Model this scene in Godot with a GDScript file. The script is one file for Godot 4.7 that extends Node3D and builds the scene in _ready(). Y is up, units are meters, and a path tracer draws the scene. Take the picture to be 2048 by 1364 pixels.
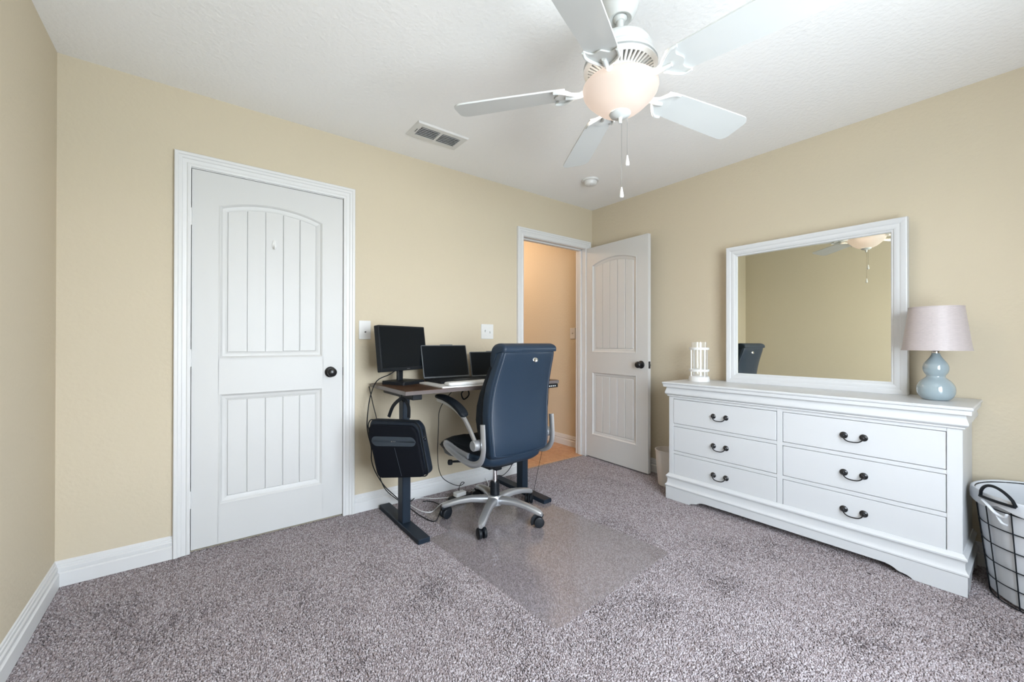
extends Node3D
# A bedroom corner with two white doors, a standing desk, an office chair, a dresser and a ceiling fan.
# The far wall is z = 0, the right wall x = 0, the left wall x = -3.64 and the near wall (with the window) z = 3.5.

const H := 2.44
const LX := -3.64
const NZ := 3.5

class MB extends RefCounted:
	var t := PackedVector3Array()      # triangles, counter-clockwise seen from outside
	var crease := 0.77
	func solid(s: PackedVector3Array) -> void:
		var vol := 0.0
		for i in range(0, s.size(), 3):
			vol += s[i].dot(s[i + 1].cross(s[i + 2]))
		if vol < 0.0:
			for i in range(0, s.size(), 3):
				var k := s[i + 1]
				s[i + 1] = s[i + 2]
				s[i + 2] = k
		t.append_array(s)
	static func quad(s: PackedVector3Array, a: Vector3, b: Vector3, c: Vector3, d: Vector3) -> void:
		s.append_array([a, b, c, a, c, d])
	func box(c: Vector3, size: Vector3, bev := 0.003, basis := Basis()) -> void:
		var h := size * 0.5
		var b: float = min(bev, min(h.x, min(h.y, h.z)) * 0.49)
		var s := PackedVector3Array()
		var xf := Transform3D(basis, c)
		var f := func(v: Vector3) -> Vector3: return xf * v
		var faces := []
		for ax in 3:
			for sg in [-1.0, 1.0]:
				var u := (ax + 1) % 3
				var w := (ax + 2) % 3
				var q := []
				for k in [[-1, -1], [1, -1], [1, 1], [-1, 1]]:
					var v := Vector3()
					v[ax] = h[ax] * sg
					v[u] = (h[u] - b) * k[0]
					v[w] = (h[w] - b) * k[1]
					q.append(v)
				faces.append(q)
		if b > 0.0:
			for ax in 3:
				var u := (ax + 1) % 3
				var w := (ax + 2) % 3
				for k in [[-1, -1], [1, -1], [1, 1], [-1, 1]]:
					var q := []
					for e in [[0, -1], [0, 1], [1, 1], [1, -1]]:
						var v := Vector3()
						v[ax] = (h[ax] - b) * e[1]
						v[u] = (h[u] - (0.0 if e[0] == 0 else b)) * k[0]
						v[w] = (h[w] - (b if e[0] == 0 else 0.0)) * k[1]
						q.append(v)
					faces.append(q)
			for sx in [-1, 1]:
				for sy in [-1, 1]:
					for sz in [-1, 1]:
						faces.append([Vector3(h.x * sx, (h.y - b) * sy, (h.z - b) * sz), Vector3((h.x - b) * sx, h.y * sy, (h.z - b) * sz), Vector3((h.x - b) * sx, (h.y - b) * sy, h.z * sz)])
		for q in faces:
			var n: Vector3 = (q[1] - q[0]).cross(q[2] - q[0])
			if n.dot(q[0] + q[1] + q[2]) < 0.0:
				q.reverse()
			s.append_array([f.call(q[0]), f.call(q[1]), f.call(q[2])])
			if q.size() == 4:
				s.append_array([f.call(q[0]), f.call(q[2]), f.call(q[3])])
		t.append_array(s)
	func span(a: Vector3, b: Vector3, bev := 0.003) -> void:      # a box between two corners
		box((a + b) * 0.5, (b - a).abs(), bev)
	func loft(rings: Array, cap := true, loop := false) -> void:
		var s := PackedVector3Array()
		var n: int = rings[0].size()
		var m := rings.size()
		for i in (m if loop else m - 1):
			var p: PackedVector3Array = rings[i]
			var q: PackedVector3Array = rings[(i + 1) % m]
			for j in n:
				var k := (j + 1) % n
				if p[j].distance_squared_to(p[k]) > 1e-14:
					s.append_array([p[j], p[k], q[k]])
				if q[j].distance_squared_to(q[k]) > 1e-14:
					s.append_array([p[j], q[k], q[j]])
		if cap and not loop:
			for e in [0, m - 1]:
				var r: PackedVector3Array = rings[e]
				var c := Vector3()
				for v in r:
					c += v
				c /= n
				for j in n:
					var k := (j + 1) % n
					if r[j].distance_squared_to(r[k]) > 1e-14:
						if e == 0:
							s.append_array([c, r[k], r[j]])
						else:
							s.append_array([c, r[j], r[k]])
		solid(s)
	func lathe(prof: Array, segs := 32, xf := Transform3D(), loop := false) -> void:
		var rings := []
		for p in prof:
			var r := PackedVector3Array()
			for j in segs:
				var a := TAU * j / segs
				r.append(xf * Vector3(cos(a) * p[0], p[1], sin(a) * p[0]))
			rings.append(r)
		loft(rings, true, loop)
	func tube(pts: Array, rad, segs := 8, flat := 1.0, up := Vector3.ZERO) -> void:
		var rings := []
		var n := pts.size()
		var side := Vector3.ZERO
		for i in n:
			var d: Vector3 = (pts[min(i + 1, n - 1)] - pts[max(i - 1, 0)]).normalized()
			if up != Vector3.ZERO:
				side = d.cross(up).normalized()
			elif side == Vector3.ZERO:
				side = d.cross(Vector3.UP if abs(d.y) < 0.9 else Vector3.RIGHT).normalized()
			else:
				side = (side - d * side.dot(d)).normalized()
			var o := side.cross(d).normalized()
			var r: float = rad[i] if rad is Array else rad
			var ring := PackedVector3Array()
			for j in segs:
				var a := TAU * (j + 0.5) / segs
				ring.append(pts[i] + (side * cos(a) + o * sin(a) * flat) * r)
			rings.append(ring)
		loft(rings)
	func prism(poly: PackedVector2Array, z0: float, z1: float, xf := Transform3D(), bev := 0.0) -> void:
		var s := PackedVector3Array()
		var id := Geometry2D.triangulate_polygon(poly)
		var n := poly.size()
		var inner := poly
		if bev > 0.0:
			var off := Geometry2D.offset_polygon(poly, -bev, Geometry2D.JOIN_MITER)
			if off.size() == 1 and off[0].size() == n:
				var best := 0
				for k in n:
					if off[0][k].distance_squared_to(poly[0]) < off[0][best].distance_squared_to(poly[0]):
						best = k
				inner = PackedVector2Array()
				for k in n:
					inner.append(off[0][(k + best) % n])
		var area := 0.0
		for i in n:
			area += poly[i].cross(poly[(i + 1) % n])
		var zc := z1 - (bev if inner != poly else 0.0)
		for i in range(0, id.size(), 3):
			var v := [poly[id[i]], poly[id[i + 1]], poly[id[i + 2]]]
			var u := [inner[id[i]], inner[id[i + 1]], inner[id[i + 2]]]
			var cw: bool = (v[1] - v[0]).cross(v[2] - v[0]) < 0.0
			var o := [0, 2, 1] if cw else [0, 1, 2]
			for k in o:
				s.append(xf * Vector3(u[k].x, u[k].y, z1))
			for k in [o[0], o[2], o[1]]:
				s.append(xf * Vector3(v[k].x, v[k].y, z0))
		for i in n:
			var a := poly[i]
			var b := poly[(i + 1) % n]
			var ia := inner[i]
			var ib := inner[(i + 1) % n]
			if area < 0.0:
				var k := a
				a = b
				b = k
				k = ia
				ia = ib
				ib = k
			MB.quad(s, xf * Vector3(a.x, a.y, z0), xf * Vector3(b.x, b.y, z0), xf * Vector3(b.x, b.y, zc), xf * Vector3(a.x, a.y, zc))
			if inner != poly:
				MB.quad(s, xf * Vector3(a.x, a.y, zc), xf * Vector3(b.x, b.y, zc), xf * Vector3(ib.x, ib.y, z1), xf * Vector3(ia.x, ia.y, z1))
		solid(s)
	func sweep(path: Array, prof: Array, nrm: Vector3, closed := false) -> void:      # mouldings with mitred corners; profile (across, out)
		var rings := []
		var n := path.size()
		for i in n:
			var d0: Vector3 = (path[i] - path[(i - 1 + n) % n]).normalized()
			var d1: Vector3 = (path[(i + 1) % n] - path[i]).normalized()
			if not closed and i == 0:
				d0 = d1
			if not closed and i == n - 1:
				d1 = d0
			var s0 := nrm.cross(d0)
			var s1 := nrm.cross(d1)
			var m := (s0 + s1) / (1.0 + s0.dot(s1))
			var r := PackedVector3Array()
			for p in prof:
				r.append(path[i] + m * p[0] + nrm * p[1])
			rings.append(r)
		loft(rings, true, closed)
	func mesh() -> ArrayMesh:
		var at := {}
		var fn := PackedVector3Array()
		var keys := []
		keys.resize(t.size())
		for i in range(0, t.size(), 3):
			fn.append((t[i + 1] - t[i]).cross(t[i + 2] - t[i]))
			for k in 3:
				var key := Vector3i((t[i + k] * 20000.0).round())
				keys[i + k] = key
				if at.has(key):
					at[key].append(i / 3)
				else:
					at[key] = PackedInt32Array([i / 3])
		var v := PackedVector3Array()
		var nn := PackedVector3Array()
		var limit := cos(crease)
		for i in range(0, t.size(), 3):
			var own := fn[i / 3].normalized()
			for k in [0, 2, 1]:
				var acc := Vector3()
				for f in at[keys[i + k]]:
					if fn[f].normalized().dot(own) > limit:
						acc += fn[f]
				v.append(t[i + k])
				nn.append(acc.normalized() if acc.length_squared() > 1e-24 else own)
		var arr := []
		arr.resize(Mesh.ARRAY_MAX)
		arr[Mesh.ARRAY_VERTEX] = v
		arr[Mesh.ARRAY_NORMAL] = nn
		var am := ArrayMesh.new()
		am.add_surface_from_arrays(Mesh.PRIMITIVE_TRIANGLES, arr)
		return am

var M := {}

# ---------- helpers ----------
func ring2(w: float, h: float, p: float, n: int) -> Array:      # a superellipse
	var r := []
	for j in n:
		var a := TAU * (j + 0.5) / n
		var c := cos(a)
		var s := sin(a)
		r.append(Vector2(sign(c) * pow(abs(c), 2.0 / p) * w * 0.5, sign(s) * pow(abs(s), 2.0 / p) * h * 0.5))
	return r

func rrect(w: float, h: float, r: float, n := 5) -> PackedVector2Array:
	var o := PackedVector2Array()
	for q in 4:
		var c := Vector2((w / 2 - r) * [1, -1, -1, 1][q], (h / 2 - r) * [1, 1, -1, -1][q])
		for k in n:
			var a := PI / 2 * (q + float(k) / (n - 1))
			o.append(c + Vector2(cos(a), sin(a)) * r)
	return o

func smooth(pts: Array, sub := 6) -> Array:      # a curve through points
	var o := []
	var n := pts.size()
	for i in n - 1:
		var a = pts[max(i - 1, 0)]
		var b = pts[i]
		var c = pts[i + 1]
		var d = pts[min(i + 2, n - 1)]
		for k in sub:
			var x := float(k) / sub
			o.append(0.5 * ((2.0 * b) + (c - a) * x + (2.0 * a - 5.0 * b + 4.0 * c - d) * x * x + (3.0 * b - a - 3.0 * c + d) * x * x * x))
	o.append(pts[n - 1])
	return o

var used := {}
func numbered(called: String) -> String:
	var k: int = used.get(called, 0)
	used[called] = k + 1
	return called if k == 0 else "%s_%03d" % [called, k]

func thing(called: String, label: String, category: String, at := Vector3.ZERO, turn := 0.0, group := "") -> Node3D:
	var o := Node3D.new()
	o.name = numbered(called)
	add_child(o)
	o.position = at
	o.rotation.y = turn
	o.set_meta("label", label)
	o.set_meta("category", category)
	if group:
		o.set_meta("group", group)
	return o

func obj(called: String, mb: MB, mat: Material, parent: Node = self) -> MeshInstance3D:
	var o := MeshInstance3D.new()
	o.name = numbered(called) if parent == self else called
	o.mesh = mb.mesh()
	o.material_override = mat
	parent.add_child(o, true)
	return o

func inst(called: String, mesh: Mesh, mat: Material, parent: Node, xf := Transform3D()) -> MeshInstance3D:
	var o := MeshInstance3D.new()
	o.name = called
	o.mesh = mesh
	o.material_override = mat
	o.transform = xf
	parent.add_child(o, true)
	return o

func tag(o: Node, label: String, category: String, group := "") -> void:
	o.set_meta("label", label)
	o.set_meta("category", category)
	if group:
		o.set_meta("group", group)

func struct(called: String, mb: MB, mat: Material, label := "") -> MeshInstance3D:
	var o := obj(called, mb, mat)
	o.set_meta("kind", "structure")
	if label:
		o.set_meta("label", label)
	return o

func mat(c: Color, rough := 0.5, metal := 0.0) -> StandardMaterial3D:      # c in linear values
	var m := StandardMaterial3D.new()
	m.albedo_color = c.linear_to_srgb()
	m.roughness = rough
	m.metallic = metal
	return m

func noise(kind: int, freq: float, sd: int, oct := 3) -> FastNoiseLite:
	var n := FastNoiseLite.new()
	n.noise_type = kind
	n.frequency = freq
	n.seed = sd
	n.fractal_octaves = oct
	return n

func noise_tex(n: FastNoiseLite, size: int) -> NoiseTexture2D:
	var x := NoiseTexture2D.new()
	x.width = size
	x.height = size
	x.seamless = true
	x.noise = n
	return x

func tile_image(size: int, f: Callable) -> ImageTexture:
	var im := Image.create(size, size, false, Image.FORMAT_RGB8)
	for y in size:
		for x in size:
			im.set_pixel(x, y, f.call(x, y))
	return ImageTexture.create_from_image(im)

func relief(m: StandardMaterial3D, tex: Texture2D, cm: float) -> void:
	m.heightmap_enabled = true
	m.heightmap_texture = tex
	m.heightmap_scale = cm

func world_tri(m: StandardMaterial3D, per_metre: float) -> void:
	m.uv1_triplanar = true
	m.uv1_world_triplanar = true
	m.uv1_scale = Vector3.ONE * per_metre

# seamless value noise on a lattice
func lattice(n: int, sd: int) -> PackedFloat32Array:
	var r := RandomNumberGenerator.new()
	r.seed = sd
	var a := PackedFloat32Array()
	a.resize(n * n)
	for i in n * n:
		a[i] = r.randf()
	return a

func look(a: PackedFloat32Array, n: int, x: float, y: float) -> float:
	var xi := int(floor(x))
	var yi := int(floor(y))
	var fx := x - xi
	var fy := y - yi
	fx = fx * fx * (3.0 - 2.0 * fx)
	fy = fy * fy * (3.0 - 2.0 * fy)
	var x0 := xi % n
	var x1 := (xi + 1) % n
	var y0 := (yi % n) * n
	var y1 := ((yi + 1) % n) * n
	return lerpf(lerpf(a[y0 + x0], a[y0 + x1], fx), lerpf(a[y1 + x0], a[y1 + x1], fx), fy)

func make_materials() -> void:
	var peel := noise_tex(noise(FastNoiseLite.TYPE_SIMPLEX_SMOOTH, 0.035, 3, 3), 512)
	M.wall = mat(Color(0.565, 0.495, 0.372), 0.8)
	world_tri(M.wall, 2.0)
	relief(M.wall, peel, 0.08)
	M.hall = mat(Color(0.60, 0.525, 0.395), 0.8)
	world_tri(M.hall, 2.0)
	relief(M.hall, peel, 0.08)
	M.ceiling = mat(Color(0.88, 0.875, 0.87), 0.9)
	world_tri(M.ceiling, 2.0)
	relief(M.ceiling, peel, 0.12)
	M.trim = mat(Color(0.65, 0.65, 0.645), 0.4)
	M.door = mat(Color(0.575, 0.575, 0.565), 0.45)
	M.furniture = mat(Color(0.585, 0.595, 0.605), 0.36)
	# carpet: backing, and yarn whose colour comes with each tuft
	M.backing = mat(Color(0.25, 0.225, 0.228), 0.95)
	M.backing.metallic_specular = 0.1
	M.yarn = mat(Color.WHITE, 0.95)
	M.yarn.metallic_specular = 0.1
	M.yarn.vertex_color_use_as_albedo = true
	# dark rustic wood of the desk
	var W1 := lattice(64, 31)
	var W2 := lattice(256, 32)
	M.wood = mat(Color.WHITE, 0.35)
	M.wood.albedo_texture = tile_image(512, func(x: int, y: int) -> Color:
		var g := look(W1, 64, x / 32.0, y / 8.0) * 0.6 + look(W2, 256, x / 16.0, y / 2.0) * 0.5
		g = clampf(g, 0.0, 1.0)
		return Color(0.018, 0.009, 0.005).lerp(Color(0.16, 0.075, 0.035), g * g).linear_to_srgb())
	world_tri(M.wood, 1.0)
	M.wood.metallic_specular = 0.35
	M.edge = mat(Color(0.12, 0.10, 0.095), 0.3)
	M.black = mat(Color(0.006, 0.008, 0.011), 0.45)
	M.black.metallic_specular = 0.35
	M.steel = mat(Color(0.012, 0.020, 0.032), 0.45)
	M.steel.metallic_specular = 0.35
	M.bronze = mat(Color(0.010, 0.010, 0.011), 0.28)
	M.leather = mat(Color(0.012, 0.026, 0.048), 0.45)
	M.leather.metallic_specular = 0.45
	var lt := noise_tex(noise(FastNoiseLite.TYPE_CELLULAR, 0.06, 5, 2), 512)
	M.leather.uv1_triplanar = true
	M.leather.uv1_scale = Vector3.ONE * 6.0
	relief(M.leather, lt, 0.02)
	M.side = mat(Color(0.005, 0.008, 0.012), 0.6)
	M.side.metallic_specular = 0.35
	M.thread = mat(Color(0.16, 0.17, 0.19), 0.7)
	M.silver = mat(Color(0.50, 0.51, 0.53), 0.34, 0.7)
	M.chrome = mat(Color(0.75, 0.75, 0.76), 0.12, 1.0)
	M.screen = mat(Color(0.004, 0.006, 0.008), 0.25)
	M.screen.metallic_specular = 0.28
	M.grey = mat(Color(0.10, 0.11, 0.12), 0.4, 0.3)
	M.white = mat(Color(0.68, 0.68, 0.67), 0.35)
	M.cord_white = mat(Color(0.72, 0.72, 0.72), 0.5)
	M.nylon = mat(Color(0.003, 0.004, 0.007), 0.7)
	M.nylon.metallic_specular = 0.25
	M.bag_side = mat(Color(0.008, 0.013, 0.021), 0.55)
	M.bag_side.metallic_specular = 0.4
	M.fabric_grey = mat(Color(0.022, 0.032, 0.045), 0.55)
	M.mirror = mat(Color(0.79, 0.78, 0.68), 0.015, 1.0)
	M.ceramic = mat(Color(0.27, 0.335, 0.365), 0.08)
	M.ceramic.clearcoat_enabled = true
	M.ceramic.clearcoat = 1.0
	M.ceramic.clearcoat_roughness = 0.04
	# the lamp shade's pink woven satin
	M.shade = mat(Color(0.48, 0.425, 0.42), 0.5)
	M.shade.rim_enabled = true
	M.shade.rim = 0.5
	var S1 := lattice(128, 41)
	M.shade.uv1_triplanar = true
	M.shade.uv1_scale = Vector3(4, 4, 4)
	M.shade.albedo_texture = tile_image(256, func(x: int, y: int) -> Color:
		var v := 0.93 + 0.07 * look(S1, 128, x / 8.0, y / 2.0)
		return Color(v, v, v))
	M.fan = mat(Color(0.62, 0.63, 0.615), 0.4)
	M.fan_blade = mat(Color(0.61, 0.62, 0.61), 0.5)
	M.duct = mat(Color(0.34, 0.35, 0.36), 0.5, 0.6)
	M.frost = mat(Color(0.27, 0.25, 0.235), 0.55)
	M.frost.emission_enabled = true
	M.frost.emission = Color(1.0, 0.90, 0.84)
	M.frost.emission_energy_multiplier = 0.42
	M.frost.backlight_enabled = true
	M.frost.backlight = Color(0.14, 0.134, 0.125)
	M.bulb = mat(Color(0.9, 0.9, 0.9), 0.4)
	M.bulb.emission_enabled = true
	M.bulb.emission = Color(1.0, 0.88, 0.72)
	M.bulb.emission_energy_multiplier = 6.0
	M.glass = mat(Color(1, 1, 1), 0.02)
	M.glass.albedo_color = Color(0.97, 0.99, 0.98, 0.06)
	M.glass.transparency = BaseMaterial3D.TRANSPARENCY_ALPHA
	M.vinyl = mat(Color(1, 1, 1), 0.2)
	M.vinyl.albedo_color = Color(0.74, 0.70, 0.71, 0.13)
	M.vinyl.transparency = BaseMaterial3D.TRANSPARENCY_ALPHA
	M.liner = mat(Color(0.56, 0.58, 0.61), 0.9)
	var l2 := noise_tex(noise(FastNoiseLite.TYPE_SIMPLEX_SMOOTH, 0.01, 9, 3), 256)
	M.liner.uv1_triplanar = true
	M.liner.uv1_scale = Vector3.ONE * 1.5
	relief(M.liner, l2, 0.6)
	M.plastic_bin = mat(Color(0.66, 0.62, 0.58), 0.45)
	# hall tiles: mottled terracotta
	M.tiles = []
	for k in 3:
		var T1 := lattice(32, 51 + k)
		var m := mat(Color.WHITE, 0.4)
		m.albedo_texture = tile_image(128, func(x: int, y: int) -> Color:
			var v := look(T1, 32, x / 4.0, y / 4.0) * 0.5 + look(T1, 32, x / 16.0 + 7, y / 16.0) * 0.5
			return Color(0.40, 0.20, 0.10).lerp(Color(0.58, 0.34, 0.19), v).linear_to_srgb())
		world_tri(m, 2.5)
		M.tiles.append(m)
	M.grout = mat(Color(0.30, 0.22, 0.16), 0.9)

# ---------- doors ----------
func arch_y(x: float, half: float, spring: float, rise: float) -> float:
	var r := (half * half + rise * rise) / (2.0 * rise)
	return spring + rise - r + sqrt(max(r * r - x * x, 0.0))

# leaf in local axes: x from 0 to w, y from 0 to h, front face at z = 0, thickness behind it
func door_leaf(parent: Node3D, w: float, h: float, both_sides: bool) -> void:
	var th := 0.035
	var l := 0.118
	var r := w - 0.118
	var mid := w / 2.0
	var half := (r - l) / 2.0
	var y1 := 0.212
	var y2 := 0.822
	var y3 := 1.010
	var y4 := 1.852
	var rise := 0.052
	var n := 24
	var top := []
	for k in n + 1:
		var x := -half + 2.0 * half * k / n
		top.append(Vector2(mid + x, arch_y(x, half, y4, rise)))
	var leaf := MB.new()
	leaf.span(Vector3(0, 0, -th), Vector3(l, h, 0), 0.0)
	leaf.span(Vector3(r, 0, -th), Vector3(w, h, 0), 0.0)
	leaf.span(Vector3(l - 0.002, 0, -th), Vector3(r + 0.002, y1, 0), 0.0)
	leaf.span(Vector3(l - 0.002, y2, -th), Vector3(r + 0.002, y3, 0), 0.0)
	leaf.span(Vector3(l, y1 - 0.01, -th + 0.011), Vector3(r, y4 + rise + 0.01, -0.014), 0.0)
	var poly := PackedVector2Array(top)
	poly.append(Vector2(r, h))
	poly.append(Vector2(l, h))
	leaf.prism(poly, -th, 0.0)
	obj("leaf", leaf, M.door, parent)
	# panel mouldings and boards
	for pnl in [[y1, y2, false], [y3, y4, true]]:
		var path := []
		if pnl[2]:
			for v in top:
				path.append(Vector3(v.x, v.y, 0))
		else:
			path.append(Vector3(l, pnl[1], 0))
			path.append(Vector3(r, pnl[1], 0))
		path.append(Vector3(r, pnl[0], 0))
		path.append(Vector3(l, pnl[0], 0))
		var mo := MB.new()
		mo.crease = 0.4
		# across is outward, so the slope runs inward with negative values
		mo.sweep(path, [[0.0, 0.0], [0.0, 0.0025], [-0.005, 0.003], [-0.010, 0.0], [-0.016, -0.006], [-0.028, -0.0085], [-0.036, -0.0115], [-0.040, -0.0135], [-0.040, -0.02], [0.0, -0.02]], Vector3(0, 0, 1), true)
		obj("panel_moulding", mo, M.door, parent)
		var b0 := l + 0.041
		var b1 := r - 0.041
		var bw := (b1 - b0) / 5.0
		for k in 5:
			var xa := b0 + bw * k + (0.0018 if k > 0 else 0.0)
			var xb := b0 + bw * (k + 1) - (0.0018 if k < 4 else 0.0)
			var q := PackedVector2Array([Vector2(xa, pnl[0] + 0.041), Vector2(xb, pnl[0] + 0.041)])
			if pnl[2]:
				for j in 6:
					var x := lerpf(xb, xa, j / 5.0)
					q.append(Vector2(x, arch_y(x - mid, half, y4, rise) - 0.0415))
			else:
				q.append(Vector2(xb, pnl[1] - 0.041))
				q.append(Vector2(xa, pnl[1] - 0.041))
			var bd := MB.new()
			bd.prism(q, -0.016, -0.0075, Transform3D(), 0.0022)
			obj("board", bd, M.door, parent)

func knob(parent: Node3D, at: Vector3, flip := 1.0) -> void:
	var k := MB.new()
	var b := Basis(Vector3.RIGHT, PI / 2 * flip)
	k.lathe([[0.0, 0.0], [0.033, 0.0], [0.034, 0.004], [0.030, 0.009], [0.014, 0.012], [0.012, 0.024], [0.017, 0.030], [0.026, 0.038], [0.0285, 0.047], [0.026, 0.056], [0.017, 0.062], [0.0, 0.064]], 28, Transform3D(b, at))
	obj("door_knob", k, M.bronze, parent)

# ---------- the room ----------
func shell() -> void:
	var w := MB.new()
	# far wall, with the closet and hall openings
	for a in [[LX - 0.1, -3.172, 0.0, H], [-3.172, -2.368, 2.052, H], [-2.368, -0.906, 0.0, H], [-0.906, -0.09, 2.052, H], [-0.09, 0.0, 0.0, H]]:
		w.span(Vector3(a[0], a[2], -0.12), Vector3(a[1], a[3], 0), 0.0)
	struct("wall_far", w, M.wall, "tan painted wall with the two white doors")
	w = MB.new()
	w.span(Vector3(0, 0, 0), Vector3(0.12, H, NZ + 0.1), 0.0)
	struct("wall_right", w, M.wall, "tan painted wall behind the dresser")
	w = MB.new()
	w.span(Vector3(LX - 0.1, 0, 0), Vector3(LX, H, NZ + 0.1), 0.0)
	struct("wall_left", w, M.wall, "bare tan wall at the left edge")
	w = MB.new()
	for a in [[LX, WX0, 0.0, H], [WX1, 0.0, 0.0, H], [WX0, WX1, 0.0, WY0], [WX0, WX1, WY1, H]]:
		w.span(Vector3(a[0], a[2], NZ), Vector3(a[1], a[3], NZ + 0.12), 0.0)
	struct("wall_near", w, M.wall, "tan wall with the window")
	w = MB.new()
	for a in [[LX - 0.1, -2.053, -0.12, NZ + 0.12], [-1.773, 0.12, -0.12, NZ + 0.12], [-2.053, -1.773, -0.12, 0.327], [-2.053, -1.773, 0.447, NZ + 0.12]]:
		w.span(Vector3(a[0], H, a[2]), Vector3(a[1], H + 0.1, a[3]), 0.0)
	struct("ceiling", w, M.ceiling, "off-white textured ceiling")
	w = MB.new()
	w.span(Vector3(LX - 0.1, -0.1, -0.03), Vector3(0.12, -PILE, NZ + 0.12), 0.0)
	carpet_pile(struct("floor", w, M.backing, "grey-mauve cut pile carpet"))
	# closet behind the closed door
	w = MB.new()
	for a in [[-3.42, -2.12, 0.0, H, -0.64, -0.60], [-3.46, -3.42, 0.0, H, -0.64, -0.12], [-2.12, -2.08, 0.0, H, -0.64, -0.12], [-3.46, -2.08, H, H + 0.05, -0.64, -0.12], [-3.46, -2.08, -0.1, -0.002, -0.64, -0.03]]:
		w.span(Vector3(a[0], a[2], a[4]), Vector3(a[1], a[3], a[5]), 0.0)
	struct("wall_closet", w, M.wall)
	# hall
	w = MB.new()
	w.span(Vector3(0.05, 0, -2.2), Vector3(0.17, H, -0.0), 0.0)
	struct("wall_hall_right", w, M.hall, "warm lit hall wall beyond the open door")
	w = MB.new()
	w.span(Vector3(-1.5, 0, -2.2), Vector3(-1.4, H, -0.12), 0.0)
	struct("wall_hall_left", w, M.hall)
	w = MB.new()
	w.span(Vector3(-1.5, 0, -2.3), Vector3(0.17, H, -2.2), 0.0)
	struct("wall_hall_end", w, M.hall)
	w = MB.new()
	w.span(Vector3(-1.5, H, -2.3), Vector3(0.17, H + 0.1, -0.12), 0.0)
	struct("ceiling_hall", w, M.ceiling)
	w = MB.new()
	w.span(Vector3(-1.5, -0.1, -2.3), Vector3(0.17, -0.004, -0.03), 0.0)
	var hf := struct("floor_hall", w, M.grout, "terracotta tiled hall floor")
	var side := 0.33
	var tm := MB.new()
	tm.span(Vector3(0.003, 0, 0.003), Vector3(side - 0.003, 0.008, side - 0.003), 0.0015)
	var tmesh := tm.mesh()
	for i in 5:
		for j in 6:
			var at := Vector3(0.05 - side * (i + 1), -0.006, -0.036 - side * (j + 1))
			if at.x < -1.45:
				continue
			inst("tile", tmesh, M.tiles[(i * 2 + j) % 3], hf, Transform3D(Basis(), at))
	# baseboards
	var bp := [[0.0, 0.0], [0.0, 0.018], [0.060, 0.018], [0.064, 0.014], [0.065, 0.011], [0.070, 0.0125], [0.084, 0.0135], [0.087, 0.012], [0.088, 0.008], [0.093, 0.0085], [0.100, 0.008], [0.102, 0.0045], [0.111, 0.004], [0.115, 0.0]]
	var N := Vector3(0, 0, 1)
	var b := MB.new()
	b.crease = 0.3
	b.sweep([Vector3(LX, 0, 0), Vector3(-3.228, 0, 0)], bp, N)
	struct("baseboard_far", b, M.trim)
	b = MB.new()
	b.crease = 0.3
	b.sweep([Vector3(-2.318, 0, 0), Vector3(-0.961, 0, 0)], bp, N)
	struct("baseboard_far", b, M.trim)
	b = MB.new()
	b.crease = 0.3
	b.sweep([Vector3(LX, 0, NZ), Vector3(LX, 0, 0)], bp, Vector3.RIGHT)
	struct("baseboard_left", b, M.trim)
	b = MB.new()
	b.crease = 0.3
	b.sweep([Vector3(0, 0, 0), Vector3(0, 0, NZ)], bp, Vector3.LEFT)
	struct("baseboard_right", b, M.trim)
	b = MB.new()
	b.crease = 0.3
	b.sweep([Vector3(0, 0, NZ), Vector3(LX, 0, NZ)], bp, Vector3.FORWARD)
	struct("baseboard_near", b, M.trim)
	b = MB.new()
	b.crease = 0.3
	b.sweep([Vector3(0.05, 0, -2.2), Vector3(0.05, 0, -0.12)], bp, Vector3.LEFT)
	struct("baseboard_hall", b, M.trim)
	# casings and jambs
	var cp := [[0.0, 0.0], [0.0, 0.010], [0.006, 0.012], [0.014, 0.012], [0.018, 0.009], [0.034, 0.012], [0.038, 0.016], [0.050, 0.017], [0.054, 0.021], [0.066, 0.022], [0.070, 0.017], [0.070, 0.0]]
	for o in [[-3.157, -2.386, "trim_1"], [-0.892, -0.105, "trim_2"]]:
		var c := MB.new()
		c.crease = 0.3
		c.sweep([Vector3(o[0], 0, 0), Vector3(o[0], 2.044, 0), Vector3(o[1], 2.044, 0), Vector3(o[1], 0, 0)], cp, N)
		c.span(Vector3(o[0] - 0.016, 0, -0.12), Vector3(o[0], 2.044, 0.001), 0.0)
		c.span(Vector3(o[1], 0, -0.12), Vector3(o[1] + 0.016, 2.044, 0.001), 0.0)
		c.span(Vector3(o[0] - 0.016, 2.040, -0.12), Vector3(o[1] + 0.016, 2.055, 0.001), 0.0)
		# door stops
		var zs := -0.045
		c.span(Vector3(o[0], 0, zs - 0.035), Vector3(o[0] + 0.011, 2.040, zs), 0.001)
		c.span(Vector3(o[1] - 0.011, 0, zs - 0.035), Vector3(o[1], 2.040, zs), 0.001)
		c.span(Vector3(o[0], 2.029, zs - 0.035), Vector3(o[1], 2.040, zs), 0.001)
		struct(o[2], c, M.trim, "white door casing around the closed door" if o[2] == "trim_1" else "white door casing around the hall doorway")

const PILE := 0.008

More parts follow.
